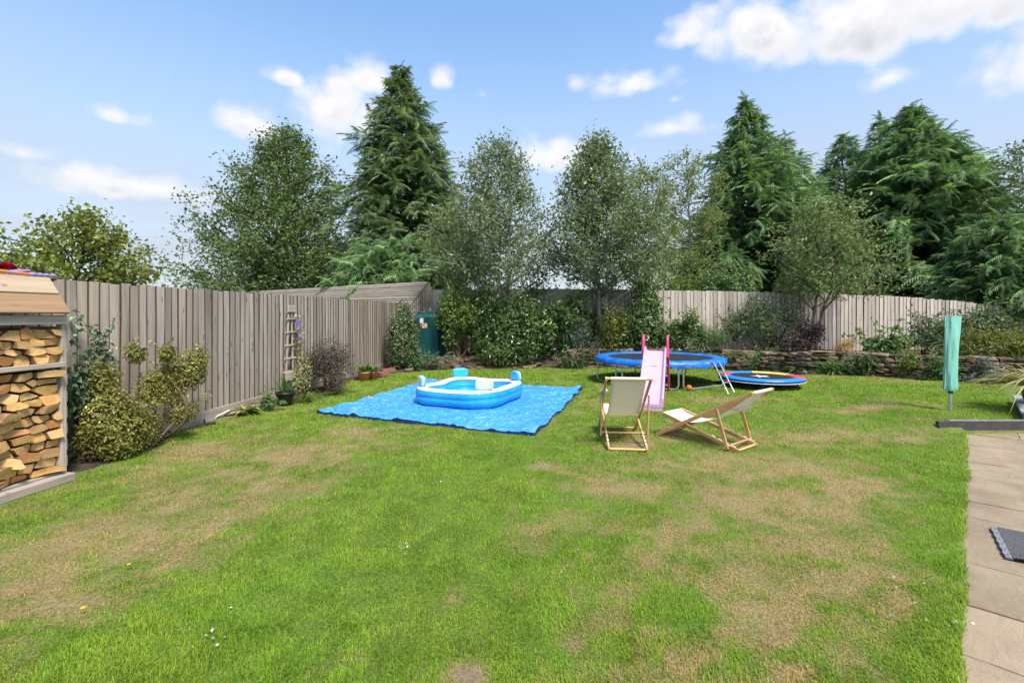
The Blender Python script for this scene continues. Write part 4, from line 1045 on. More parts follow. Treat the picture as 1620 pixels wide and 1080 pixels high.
# white star printed on the mat
mb = MB(); V = [(0, 0, Z2 - 0.006)] + [((0.22 if i % 2 == 0 else 0.085) * math.cos(i * PI / 5 + .3), (0.22 if i % 2 == 0 else 0.085) * math.sin(i * PI / 5 + .3), Z2 - 0.006) for i in range(10)]
mb.add(V, [[0, 1 + i, 1 + (i + 1) % 10] for i in range(10)]); part('printed_star', mb, plain('white_print', (0.75, 0.75, 0.76), 0.6), t2)
pad_c = {'red': (0.62, 0.075, 0.09), 'blue': (0.02, 0.20, 0.58), 'yellow': (0.78, 0.52, 0.10)}
pm = {k2: plain('pad_' + k2, v2, 0.4, 0.12, 8, 0.4, 0, 0.25, False) for k2, v2 in pad_c.items()}
vd = math.degrees(math.atan2(C2[1], C2[0]))     # bearing away from the camera
for a0, a1, c in ((130, 178, 'red'), (78, 130, 'blue'), (12, 78, 'yellow'), (-42, 12, 'red'), (-112, -42, 'blue'), (-182, -112, 'blue')):
    # segments are laid out from the side facing the corner of the paving round to the stone wall
    aa = np.radians(np.linspace(a0, a1, 14))
    R_ = [np.stack([rad * np.cos(aa), rad * np.sin(aa), aa * 0 + z], 1) for rad, z in ((R2 - .215, Z2 - .004), (R2 - .2, Z2 + .012), (R2 - .1, Z2 + .02), (R2, Z2 + .012), (R2 + .018, Z2 - .02))]
    mb = MB(); mb.grid(np.array(R_)); part('pad_segment', mb, pm[c], t2, True)
R_ = [np.stack([rad * np.cos(tt), rad * np.sin(tt), tt * 0 + z], 1) for rad, z in ((R2 + .018, Z2 - .02), (R2 + .016, Z2 - .065), (R2 + .0, Z2 - .07))]
mb = MB(); mb.grid(np.array(R_), wrap=True); part('skirt', mb, plain('navy_skirt', (0.015, 0.06, 0.30), 0.45), t2, True)
mb = MB(); mb.tube(np.stack([(R2 + .018) * np.cos(k), (R2 + .018) * np.sin(k), k * 0 + Z2 - .068], 1), 0.006, 6, cap=False); part('piping', mb, plain('white_piping', (0.72, 0.73, 0.78), 0.5), t2, True)
M['blackleg'] = plain('black_leg', (0.02, 0.02, 0.022), 0.4)
for j in range(6):
    a = j * PI / 3 + 0.1; mb = MB(); mb.tube([(0.74 * math.cos(a), 0.74 * math.sin(a), Z2 - .03), (0.76 * math.cos(a), 0.76 * math.sin(a), 0.0)], 0.022, 8); part('leg', mb, M['blackleg'], t2, True)

q = G(1093, 619); ba = thing('orange_ball', 'small orange ball lying against the trampoline leg', 'ball', (3.60, 9.84, 0.055))
mb = MB(); th2 = np.linspace(0, PI, 14); mb.lathe(np.stack([0.062 * np.sin(th2), -0.062 * np.cos(th2)], 1), 20); part('ball_skin', mb, plain('orange_rubber', (0.50, 0.13, 0.03), 0.6, 0.2, 20), ba, True)
mb = MB()
for rx in (0, PI / 2):
    kk = np.linspace(0, 2 * PI, 25); c_, s_2 = np.cos(kk) * .0625, np.sin(kk) * .0625
    mb.tube(np.stack([c_ * math.cos(rx), c_ * math.sin(rx), s_2], 1), 0.0022, 4, cap=False)
part('seam', mb, M['blackleg'], ba)
mb = MB(); q = G(1216, 620); pp = thing('paper_scrap', 'crumpled white scrap lying on the grass in front of the low trampoline', 'litter', (q[0], q[1], 0.03))
U, Vv = np.meshgrid(np.linspace(-.07, .07, 7), np.linspace(-.03, .03, 5), indexing='ij'); mb.grid(np.stack([U, Vv, RNG.uniform(0, .018, U.shape)], -1)); part('paper', mb, bpy.data.materials['white_print'], pp)

# ================================================================== DECKCHAIRS
m, t, p, o = new_mat('cream_canvas'); v, r = ocoord(t, False)
wv_ = t.noise(t.scale(v, (1, 1, 1)), 240, 2); st2 = t.noise(v, 4, 4)
c = t.mix(t.m('MULTIPLY', t.ss(st2, 0.55, 0.75), 0.3), (0.88, 0.82, 0.71), (0.74, 0.68, 0.58)); t.l(c, p.inputs['Base Color']); p.inputs['Roughness'].default_value = 0.9; p.inputs['Specular IOR Level'].default_value = 0.1
bump(t, p, wv_, 0.3, 0.002)
trn = t.n('ShaderNodeBsdfTranslucent'); t.l(c, trn.inputs['Color']); mx = t.n('ShaderNodeMixShader'); mx.inputs[0].default_value = 0.42
t.l(p.outputs[0], mx.inputs[1]); t.l(trn.outputs[0], mx.inputs[2]); t.l(mx.outputs[0], o.inputs[0]); M['canvas'] = m
def deckchair(label, loc, rz, top, seat, ctrl, rear, sup_s, sup_b, roll):
    T = thing('deckchair', label, 'deckchair', loc, rz, 'deckchairs on the lawn')
    tS, tZ = top; sS, sZ = seat
    wa, wb_, wc = 0.245, 0.212, 0.275
    for s2 in (-1, 1):
        mb = MB(); mb.beam((-0.02, s2 * wa, 0.01), (tS, s2 * wa, tZ), 0.022, 0.045); part('back_rail', mb, M['chair_wood'], T)
        mb = MB(); mb.beam((sS, s2 * wb_, sZ), (rear + .03, s2 * wb_, 0.015), 0.022, 0.045); r_ = part('seat_rail', mb, M['chair_wood'], T)
        u = Vector((rear - sS, 0, -sZ)).normalized(); nn = Vector((-u.z, 0, u.x)); 
        if nn.z < 0: nn = -nn
        for q_ in range(4):
            c = Vector((sS, s2 * wb_, sZ)).lerp(Vector((rear, s2 * wb_, 0.015)), 0.70 + q_ * 0.085) + nn * 0.030
            mb = MB(); mb.beam(c - u * 0.022, c + u * 0.022, 0.02, 0.022); part('notch', mb, M['notch'], r_)
        st0 = Vector((sup_s, s2 * wc, tZ * sup_s / tS)); mb = MB(); mb.beam(tuple(st0), (sup_b[0], s2 * wc, sup_b[1]), 0.020, 0.038); part('prop', mb, M['chair_wood'], T)
        mb = MB(); mb.tube([(sup_s, s2 * (wc + .014), st0.z), (sup_s, s2 * (wa - .014), st0.z)], 0.006, 8); part('bolt', mb, M['steel'], T)
    for nm, x, z, hw, rad in (('top_bar', tS, tZ, wa + .015, .016), ('front_bar', sS, sZ, wb_ + .015, .015), ('rear_bar', rear, 0.02, wb_ + .01, .014), ('foot_bar', 0.03, 0.035, wa + .005, .013), ('prop_bar', sup_b[0], sup_b[1] + .03, wc + .005, .013)):
        mb = MB(); mb.tube([(x, -hw, z), (x, hw, z)], rad, 10); part(nm, mb, M['chair_wood'], T, True)
    n1, n2 = 34, 9; k1 = np.linspace(0, 1, n1); P_ = np.array([sS, sZ + .012]), np.array(ctrl), np.array([tS, tZ + .012])
    C = ((1 - k1) ** 2)[:, None] * P_[0] + (2 * k1 * (1 - k1))[:, None] * P_[1] + (k1 ** 2)[:, None] * P_[2]
    yy2 = np.linspace(-0.195, 0.195, n2); R_ = np.zeros((n1, n2, 3))
    narrow = 1 - 0.05 * np.sin(k1 * PI)
    for i in range(n1):
        for j in range(n2):
            R_[i, j] = (C[i, 0], yy2[j] * narrow[i], C[i, 1] - 0.010 * (1 - (yy2[j] / .195) ** 2) * math.sin(k1[i] * PI))
    mb = MB(); mb.grid(R_); s_o = part('sling', mb, M['canvas'], T, True)
    md = s_o.modifiers.new('thick', 'SOLIDIFY'); md.thickness = 0.003
    # canvas wrapped round the top and front bars
    for (x, z) in ((tS, tZ), (sS, sZ)):
        mb = MB(); mb.tube([(x, -.195, z), (x, .195, z)], .0195, 12); part('sling_hem', mb, M['canvas'], s_o, True)
    if roll == 'roll':
        mb = MB(); c = Vector((sup_s + .05, -(wc - .01), tZ * (sup_s + .05) / tS)); mb.tube([tuple(c + Vector((-.03, -.02, -.02))), tuple(c + Vector((.035, .03, .03)))], .026, 10); part('strap_roll', mb, plain('grey_webbing', (0.40, 0.39, 0.37), 0.9, 0.25, 40), T, True)
    else:
        mb = MB(); a = k1[int(n1 * .80)]; i = int(n1 * .80)
        V = [(C[i, 0] + dx, y, C[i, 1] - dz) for dx, dz in ((0.0, 0.006), (0.05, 0.03), (0.03, 0.05), (-.04, .012)) for y in (-.15, .15)]
        mb.add(V, [[0, 1, 3, 2], [2, 3, 5, 4], [4, 5, 7, 6], [6, 7, 1, 0]]); part('head_flap', mb, M['canvas'], T)
    return T
M['notch'] = plain('pale_cut_beech', (0.62, 0.50, 0.36), 0.6)
d1 = np.array([-0.1, -1.0]); deckchair('cream canvas deckchair set upright with its back turned towards the camera', (1.415, 6.515, 0.0), math.atan2(d1[1], d1[0]), (1.12, 0.83), (0.05, 0.335), (0.56, 0.07), 1.04, 0.82, (0.72, 0.10), 'roll')
deckchair('cream canvas deckchair reclined low and seen from its side', (2.06, 6.34, 0.0), math.atan2(-0.785, 0.62), (1.19, 0.69), (0.05, 0.285), (0.56, 0.045), 1.01, 0.80, (0.93, 0.035), 'flap')

# ================================================================== ROTARY DRYER UNDER ITS COVER
dz = float(lawn_z(6.48, 7.15))
ro = thing('covered_rotary_dryer', 'folded rotary washing line under a tall mint green cover on a grey pole', 'washing line', (6.48, 7.15, dz))
mb = MB(); mb.tube([(0, 0, -0.05), (0.004, 0, 0.40)], 0.022, 12); part('pole', mb, M['steel'], ro, True)
mb = MB(); mb.tube([(0.004, 0, 0.26), (0.006, 0, 0.32)], 0.030, 12); part('collar', mb, M['blackleg'], ro, True)
nz_, na = 30, 40; R_ = []
for i in range(nz_):
    f = i / (nz_ - 1); z = 0.30 + f * 1.10; a = 0.088 + 0.018 * f - 0.012 * math.sin(f * PI * 1.2); b = 0.075 - 0.018 * f
    ka = np.arange(na) * 2 * PI / na
    rip = 1 + 0.06 * np.sin(ka * 5 + f * 5) * (0.4 + f) + 0.04 * np.sin(ka * 8 - f * 9 + 1)
    if i == 0: a *= .82; b *= .82
    ex = np.sign(np.cos(ka)) * np.abs(np.cos(ka)) ** .8
    R_.append(np.stack([a * ex * rip + 0.032 * f, b * np.sin(ka) * rip, np.full(na, z)], 1))
mb = MB(); mb.grid(np.array(R_), wrap=True); mb.add(R_[-1], [list(range(na))]); mb.add(R_[0], [list(range(na))[::-1]])
m, t, p, o = new_mat('mint_cover'); v, r = ocoord(t, False); kn = t.noise(t.scale(v, (1, 1, .3)), 10, 4)
t.l(t.mix(t.ss(kn, .3, .7), (0.16, 0.45, 0.345), (0.23, 0.54, 0.43)), p.inputs['Base Color']); p.inputs['Roughness'].default_value = .55; bump(t, p, t.noise(t.scale(v, (2, 2, .5)), 14, 4), .5, .02)
cv = part('cover', mb, m, ro, True)
for s2 in (-1, 1):
    mb = MB(); pts = [(s2 * (0.090 + 0.018 * f - 0.012 * math.sin(f * PI * 1.2)) * 1.02 + 0.032 * f, -0.012, 0.31 + f * 1.09) for f in np.linspace(0, 1, 14)]; mb.tube(pts, .005, 6); part('seam_piping', mb, plain('pale_mint', (0.45, 0.72, 0.60), .6), cv, True)

# ================================================================== OIL TANK
tk = thing('oil_tank', 'dark green plastic heating oil tank with stickers in the far corner of the garden', 'oil tank', (-2.56, 14.7, 0.17))
M['tank'] = plain('tank_green', (0.006, 0.072, 0.066), 0.38, 0.12, 5, 0.5, 0, 0.1, False)
W2, D2 = 0.44, 1.35
fo = []
def octo(g, z, cx=0.10, cy=0.16): 
    w_, y0, y1 = W2 + g, -g, D2 + g
    return [(-w_ + cx, y0, z), (w_ - cx * 1.5, y0, z), (w_, y0 + cy, z), (w_, y1 - cy, z), (w_ - cx, y1, z), (-w_ + cx, y1, z), (-w_, y1 - cy, z), (-w_, y0 + cy * .6, z)]
mb = MB(); R_ = np.array([octo(-0.02, 0), octo(0, 0.03), octo(0, 1.28), octo(-0.035, 1.36), octo(-0.10, 1.40)]); mb.grid(R_, wrap=True); mb.add(R_[-1], [list(range(8))])
bevel(part('shell', mb, M['tank'], tk), 0.02, 3)
mb = MB(); R_ = np.array([octo(-0.09, 1.40), octo(-0.09, 1.455), octo(-0.13, 1.475)]); mb.grid(R_, wrap=True); mb.add(R_[-1], [list(range(8))]); bevel(part('lid', mb, M['tank'], tk), 0.012)
for y in (0.30, 0.58, 0.86, 1.12):
    mb = MB(); mb.box((W2 + 0.012, y, 0.66), (0.05, 0.10, 1.18)); bevel(part('rib', mb, M['tank'], tk), 0.015)
mb = MB(); mb.box((0.16, -0.012, 0.34), (0.05, 0.05, 0.62)); bevel(part('rib', mb, M['tank'], tk), 0.015)
mb = MB(); mb.box((0.36, 0.2, 1.15), (0.30, 0.30, 0.10)); mb.lathe([(0.09, 1.20), (0.09, 1.33), (0, 1.34)], 16, (0.33, 0.30, 0)); bevel(part('filler_cap', mb, M['tank'], tk), 0.01)
def sticker(x0, x1, z0, z1, col, nm):
    mb = MB(); mb.add([(x0, -0.004, z0), (x1, -0.004, z0), (x1, -0.004, z1), (x0, -0.004, z1)], [[0, 1, 2, 3]]); return part(nm, mb, plain('sticker_' + nm, col, .5, .05), tk)
sticker(-0.24, -0.135, 1.11, 1.26, (0.62, 0.68, 0.74), 'white_sticker')
sticker(-0.225, -0.165, 0.965, 1.105, (0.62, 0.04, 0.08), 'red_sticker')
sticker(-0.163, -0.02, 0.965, 1.105, (0.78, 0.66, 0.36), 'yellow_sticker')
mb = MB(); V = [(-0.115 + .028 * math.cos(a), -0.006, 1.05 + .028 * math.sin(a)) for a in (0, PI / 2, PI, 3 * PI / 2)]; mb.add(V, [[3, 2, 1, 0]]); mb.add([(-.1, -.006, .98), (-.03, -.006, .98), (-.03, -.006, .995), (-.1, -.006, .995)], [[0, 1, 2, 3]]); part('hazard_mark', mb, M['blackleg'], tk)
mb = MB(); mb.tube([(-.12, 0, .10), (-.12, -.09, .10), (-.12, -.10, .02)], .016, 8); mb.lathe([(0, .08), (.035, .08), (.04, .10), (.035, .12), (0, .12)], 12, (-.05, -.05, 0)); part('valve', mb, M['alu'], tk, True)
mb = MB(); mb.box((0, D2 / 2, -.06), (1.15, D2 + .3, .12)); sb = thing('tank_plinth', 'pale concrete plinth under the green oil tank', 'plinth', (-2.56, 14.7, 0.168)); part('concrete_slab', mb, plain('pale_concrete', (.36, .34, .31), .9, .2, 10, .2, 0, .3), sb)
mb = MB(); q = at(709, 573, 14.3); wp_ = thing('white_tub', 'small white plastic tub standing on the bank beside the oil tank', 'tub', (q.x, q.y, .10)); mb.lathe([(0, 0), (.06, 0), (.075, .19), (.08, .2), (.07, .2), (.06, .03), (0, .03)], 14); part('tub_body', mb, plain('white_blue_plastic', (.62, .70, .76), .4), wp_, True)

# overhead cable beyond the side fence
A = at(-60, 362, 13.0); Bq = at(420, 440, 26.0); f = np.linspace(0, 1, 24)
P_ = np.array(A)[None] * (1 - f)[:, None] + np.array(Bq)[None] * f[:, None]; P_[:, 2] -= 0.25 * 4 * f * (1 - f)
cb = thing('overhead_cable', 'thin black overhead cable crossing the sky above the side fence', 'cable', (A.x, A.y, 0)); mb = MB(); mb.tube(P_ - np.array([A.x, A.y, 0]), .017, 6); part('wire', mb, M['blackleg'], cb)

# ================================================================== VEGETATION
def unit(n):
    U = RNG.normal(size=(n, 3)); return U / np.linalg.norm(U, axis=1, keepdims=True)
def shrub(name, label, box, Y, mat, nl, size, aspect=0.55, lumps=14, depth=None, group=None, zbase=None, stems=5, shoots=10, flat=0.0, stem_mat='twig', open_=0.0, cat='shrub', lumpr=0.42, low=0.05, cent=None, along=None):
    """a shrub filling the photograph's box (x0, x1, ytop, ybase) at distance Y"""
    x0, x1, yt, yb = box
    A = at((x0 + x1) / 2, yb, Y); rx = (x1 - x0) / 2 * Y / FPX; ry = depth or min(rx, 0.9)
    zb = A.z if zbase is None else zbase; h = at(0, yt, Y).z - zb
    if along:                       # hugging the side fence: centre distance out from it, half length
        rx = along[1]; ry = along[2]; A = Vector((fence_x(Y) + along[0], Y, zb))
    T = thing(name, label, cat, (A.x, Y, zb), rzf if along else 0, group)
    C = []; Rr = []
    for k in range(lumps):
        u = RNG.normal(size=3); u /= np.linalg.norm(u); u[2] = abs(u[2]) if RNG.random() < .8 else -abs(u[2]) * .6
        f = RNG.uniform(.35, .80)
        lr = lumpr * RNG.uniform(.6, 1.15)
        C.append([u[0] * f * rx * (1.35 - lr), u[1] * f * ry * (1.35 - lr), h * (0.45 + 0.5 * u[2] * f * (1.3 - lr * .5))]); Rr.append([rx * lr, ry * lr, h * .5 * lr * 1.1])
    if cent:
        C, Rr = [], []
        for cx_, cz_, cr_ in cent:
            for q in range(max(2, lumps // len(cent))):
                u = unit(1)[0] * RNG.uniform(.2, .8) * cr_; lr = cr_ * RNG.uniform(.55, .85)
                C.append([(cx_ + u[0]) * rx, u[1] / max(cr_, .1) * ry * .6 + RNG.normal(0, .1) * ry, (cz_ + u[2] * .5) * h]); Rr.append([rx * lr, ry * lr, h * .5 * lr * 1.1])
        lumps = len(C)
    C = np.array(C); Rr = np.array(Rr)
    wgt = Rr.prod(1) ** (2 / 3); wgt /= wgt.sum()
    idx = RNG.choice(lumps, nl, p=wgt)
    U = unit(nl); rad = RNG.uniform(open_, 1, nl) ** (1 / 2.6)
    rad = rad * (1 + 0.10 * RNG.normal(size=nl))
    P = C[idx] + U * Rr[idx] * rad[:, None]
    N = U + np.array([0, 0, 0.45]) + RNG.normal(size=(nl, 3)) * 0.45
    rn = np.clip(RNG.uniform(0, 1, nl) * .75 + np.repeat(RNG.uniform(0, .25, lumps)[None], nl, 0)[np.arange(nl), idx], 0, 1)
    # fill the measured box
    xl, xh = np.percentile(P[:, 0], [2, 98]); ex = (xh - xl) / 2; zl, zh = np.percentile(P[:, 2], [2, 98])
    def fit(q):
        q = q.copy(); q[:, 0] = (q[:, 0] - (xl + xh) / 2) * rx / ex; q[:, 2] = (q[:, 2] - zl) / (zh - zl) * h * (1 - low) + low * h; return q
    P = fit(P); C = fit(C); Rr = Rr * np.array([rx / ex, 1, h / (zh - zl)])
    # shoots that break the outline
    sm = MB(); PS, NS, RS = [], [], []
    for k in range(shoots):
        j = RNG.integers(lumps); u = unit(1)[0]; u[2] = abs(u[2]) + .5; u /= np.linalg.norm(u)
        a = C[j] + u * Rr[j] * .6; b = a + u * (Rr[j].mean() * .5 + size * RNG.uniform(2.0, 4.5))
        m_ = int(RNG.integers(7, 14)); f = np.linspace(.25, 1, m_)[:, None]
        PS.append(a + (b - a) * f + RNG.normal(0, size * .35, (m_, 3))); NS.append(RNG.normal(size=(m_, 3)) + [0, 0, .6]); RS.append(RNG.uniform(.4, 1, m_))
        sm.tube([a, (a + b) / 2 + RNG.normal(0, size * .3, 3), b], [size * .07, size * .05, size * .03], 3, cap=False)
    if shoots:
        P = np.concatenate([P] + PS); N = np.concatenate([N] + NS); rn = np.concatenate([rn] + RS)
    k = P[:, 2] > low * h - 0.02
    mb = MB(); mb.leaves(P[k], N[k], size, aspect, rn[k]); part('foliage', mb, mat, T)
    for q in range(stems):
        a = np.array([RNG.normal(0, rx * .12), RNG.normal(0, ry * .12), -0.05]); b = C[RNG.integers(lumps)]
        mid = a * .5 + b * .5 + np.array([0, 0, -.08 * h]) + RNG.normal(0, .03, 3)
        sm.tube([a, mid, b], [max(.012, h * .016), max(.009, h * .012), .006], 5, cap=False)
    if sm.V: tag(part('stems', sm, M[stem_mat], T), kind='stuff')
    return T

def outline(rows, Y):
    r = np.array(rows, float); z = EYE + (CY - r[:, 0]) * Y / FPX
    c = ((r[:, 1] + r[:, 2]) / 2 - CX) * Y / FPX; w_ = (r[:, 2] - r[:, 1]) / 2 * Y / FPX
    o = np.argsort(z); z, c, w_ = z[o], c[o], w_[o]
    return (lambda q: np.interp(q, z, c)), (lambda q: np.interp(q, z, w_)), z[0], z[-1]

WIDE = 1.2
def decid(name, label, rows, Y, bx, mat, nlimb, nleaf, lsize, bark='bark', tr=0.09, base_z=0.0, zlow=None, ntw=6, aspect=0.55, spread=1.0, group='deciduous trees', forks=1, up=.55):
    ax, rd, z0, z1 = outline(rows, Y); zlow = z0 if zlow is None else zlow
    X0 = (bx - CX) * Y / FPX
    T = thing(name, label, 'tree', (X0, Y, base_z), 0, group)
    O = np.array([X0, Y, base_z]); tm = MB(); lm = MB()
    trunks = []
    for k in range(forks):
        zz = np.linspace(base_z - .1, z1 - .2, 10); s_ = sst(zz, base_z, z0 + (z1 - z0) * .5)
        off = np.array([0.0, 0.0]) if forks == 1 else np.array([math.cos(k * 2.4 + .4), math.sin(k * 2.4 + .4)])
        P = np.stack([X0 + (ax(zz) - X0) * s_ + off[0] * (.08 + .20 * s_ * min(1, rd(z0))) + RNG.normal(0, .035, 10) * s_, Y + off[1] * (.08 + .35 * s_) + RNG.normal(0, .035, 10) * s_, zz], 1)
        R = tr * (1.15 - .95 * (zz - base_z) / (z1 - base_z)) / math.sqrt(forks); R[0] *= 1.3
        tm.tube(P - O, R, 8, cap=False); trunks.append((P, R))
    part('trunk', tm, M[bark], T, True)
    segs = []; wt = []
    for k in range(nlimb):
        u = (k + RNG.random()) / nlimb; zt = zlow + (z1 - zlow) * u ** .92
        P, R = trunks[k % forks]; r = WIDE * max(float(rd(zt)), .12) * (RNG.uniform(.62, 1.02) if RNG.random() < .7 else RNG.uniform(.95, 1.16))
        a = k * 2.39996 + RNG.normal(0, .3); d = np.array([math.cos(a), math.sin(a), 0])
        zs = max(zt - r * up - .1, max(base_z + .35 * (zlow - base_z), base_z + .3)); st = np.array([np.interp(zs, P[:, 2], P[:, i]) for i in range(3)])
        en = np.array([float(ax(zt)), Y, zt]) + d * r
        c = st * .45 + en * .55 + np.array([0, 0, (.10 - .02) * r]) + RNG.normal(0, .06 * r, 3)
        f = np.linspace(0, 1, 7)[:, None]; Q = (1 - f) ** 2 * st + 2 * f * (1 - f) * c + f ** 2 * en + RNG.normal(0, .018 * r, (7, 3)) * f
        rb = float(np.interp(zs, P[:, 2], R)) * .5
        lm.tube(Q - O, np.linspace(rb, .008, 7), 5, cap=False)
        segs.append((Q[3], Q[6])); wt.append(r)
        for q in range(ntw):
            t_ = RNG.uniform(.30, 1); i = min(int(t_ * 6), 5); s2 = Q[i] + (Q[i+1] - Q[i]) * (t_ * 6 - i)
            dd_ = d * RNG.uniform(.1, 1) + RNG.normal(0, .6, 3) + np.array([0, 0, .35]); dd_ /= np.linalg.norm(dd_)
            L = r * RNG.uniform(.22, .48) + .12; e = s2 + dd_ * L; mid = (s2 + e) / 2 + RNG.normal(0, .05 * L, 3)
            lm.tube(np.array([s2, mid, e]) - O, [.012, .008, .004], 3, cap=False); segs.append((s2, e)); wt.append(L * 1.6)
    part('limb', lm, M[bark], T, True)
    A = np.array([s[0] for s in segs]); B = np.array([s[1] for s in segs]); W = np.array(wt); W /= W.sum()
    i = RNG.choice(len(segs), nleaf, p=W); f = RNG.beta(1.6, 1.0, nleaf)[:, None]
    P = A[i] + (B[i] - A[i]) * f + RNG.normal(0, lsize * 1.25 * spread, (nleaf, 3))
    N = RNG.normal(size=(nleaf, 3)) * .8 + [0, 0, .7]
    mb = MB(); mb.leaves(P - O, N, lsize, aspect, np.clip(RNG.uniform(0, .8, nleaf) + RNG.uniform(0, .2, len(segs))[i], 0, 1)); part('crown', mb, mat, T)
    return T

# feathery drooping spray of a cypress
def spray_template():
    V, F, F3 = [], [], []
    def z(x): return -0.24 * x ** 2
    for i in range(2):
        a, b = i / 2, (i + 1) / 2
        n = len(V); V += [(a, -.018, z(a)), (a, .018, z(a)), (b, .012, z(b)), (b, -.012, z(b))]; F.append([n, n+1, n+2, n+3])
    for k, x in enumerate(np.linspace(0.04, 0.96, 8)):
        L = .46 * (1 - .62 * x) * (1 + .18 * math.sin(k * 2.1))
        for s_ in (-1, 1):
            x2 = x + .03 * s_; n = len(V); up_ = .03 * math.sin(k * 1.7 + s_)
            V += [(x2 - .055, 0, z(x2)), (x2 + .060, 0, z(x2)), (x2 + .01 + L * .55, s_ * L * .70, z(x2) - .03 - .32 * L + up_)]; F3.append([n, n+1, n+2])
    return np.array(V), np.array(F), np.array(F3)
SV, SF, SF3 = spray_template()
def sprays(mb, P, D, size, rn):
    n = len(P); D = D / np.linalg.norm(D, axis=1, keepdims=True)
    S = np.cross(D, np.array([0, 0, 1.0]) + RNG.normal(0, .35, (n, 3))); S /= np.linalg.norm(S, axis=1, keepdims=True) + 1e-9
    N = np.cross(S, D); flip = N[:, 2] < 0; N[flip] *= -1
    V = P[:, None, :] + np.einsum('mk,nkj->nmj', SV, np.stack([D, S, N], 1) * size[:, None, None])
    off = (np.arange(n) * len(SV))[:, None, None]; base = mb.n
    mb.add(V.reshape(-1, 3), (SF[None] + off).reshape(-1, 4), np.repeat(rn, len(SF)))
    mb.F.append(((SF3[None] + off).reshape(-1, 3) + base).astype(np.int32)); q = np.repeat(rn, len(SF3)).astype(np.float32); mb.R.append(q); mb.D.append(q * 0)
def conifer(name, label, rows, Y, bx, mat, nb, per, ssize, tr=0.2, base_z=0.0, group='conifers beyond the back fence', lean=0.0, tops=0):
    ax, rd, z0, z1 = outline(rows, Y); X0 = (bx - CX) * Y / FPX
    T = thing(name, label, 'tree', (X0, Y, base_z), 0, group); O = np.array([X0, Y, base_z])
    zz = np.linspace(base_z - .1, z1, 14); s_ = sst(zz, base_z, z1)
    P = np.stack([X0 + (ax(zz) - X0) * s_, zz * 0 + Y, zz], 1); P[1:-1, :2] += RNG.normal(0, .05, (12, 2))
    tm = MB(); tm.tube(P - O, tr * (1.1 - 1.04 * (zz - base_z) / (z1 - base_z)), 8, cap=False); part('trunk', tm, M['bark'], T, True)
    lm = MB(); PP, DD, SS, RR = [], [], [], []
    for k in range(nb):
        u = (k + RNG.random()) / nb; zt = z0 + (z1 - z0 - .15) * u ** 1.12
        a_ = (k * 2.39996) % (2 * PI)
        r = 1.12 * max(float(rd(zt)), .18) * (0.62 + 0.62 * float(fbm(np.array([a_ * 1.1 + 9]), np.array([zt * .75]), 13 + int(bx) % 50, 3)[0])) * (RNG.uniform(.82, 1.10) if RNG.random() < .86 else RNG.uniform(1.15, 1.38))
        a = k * 2.39996 + RNG.normal(0, .35); d = np.array([math.cos(a), math.sin(a), 0])
        st = np.array([np.interp(zt, zz, P[:, 0]), Y, zt - .12 * r]); f = np.linspace(0, 1, 6)
        cx_ = float(ax(zt)) - st[0]
        Q = st + f[:, None] * (d * r + np.array([cx_, 0, 0])) + np.stack([f * 0, f * 0, r * (.42 * f - .40 * f ** 2.4)], 1)
        lm.tube(Q - O, np.linspace(max(.012, .022 * r), .006, 6), 4, cap=False)
        m_ = int(1.45 * per * (0.55 + .75 * r / max(1e-3, float(rd(z0)))) + 4)
        t_ = RNG.beta(1.7, 1.0, m_) * .92 + .08
        i = np.minimum((t_ * 5).astype(int), 4); q = Q[i] + (Q[i+1] - Q[i]) * (t_ * 5 - i)[:, None]
        side = np.array([-d[1], d[0], 0])
        dr = d[None] * RNG.uniform(.25, 1.0, (m_, 1)) + side[None] * RNG.normal(0, .65, (m_, 1)) + np.array([0, 0, 1.0])[None] * RNG.uniform(-.75, .45, (m_, 1))
        PP.append(q + RNG.normal(0, .08 * min(r, 1.5), (m_, 3))); DD.append(dr); SS.append(0.82 * ssize * RNG.uniform(.5, 1.25, m_) * (0.36 + .64 * min(1, r / 2.2))); RR.append(np.clip(RNG.uniform(0, .7, m_) + .3 * t_, 0, 1))
    # leader and its short sprigs
    m_ = 26; zt = z1 - RNG.uniform(0, 1.3, m_) ** 1.2; PP.append(np.stack([np.interp(zt, zz, P[:, 0]) + RNG.normal(0, .05, m_), Y + RNG.normal(0, .05, m_), zt], 1))
    DD.append(np.concatenate([RNG.normal(0, .7, (m_, 2)), RNG.uniform(-.5, .9, (m_, 1))], 1)); SS.append(np.full(m_, ssize * .55)); RR.append(RNG.uniform(0, 1, m_))
    part('limb', lm, M['bark'], T, True)
    mb = MB(); sprays(mb, np.concatenate(PP) - O, np.concatenate(DD), np.concatenate(SS), np.concatenate(RR)); part('crown', mb, mat, T)
    return T

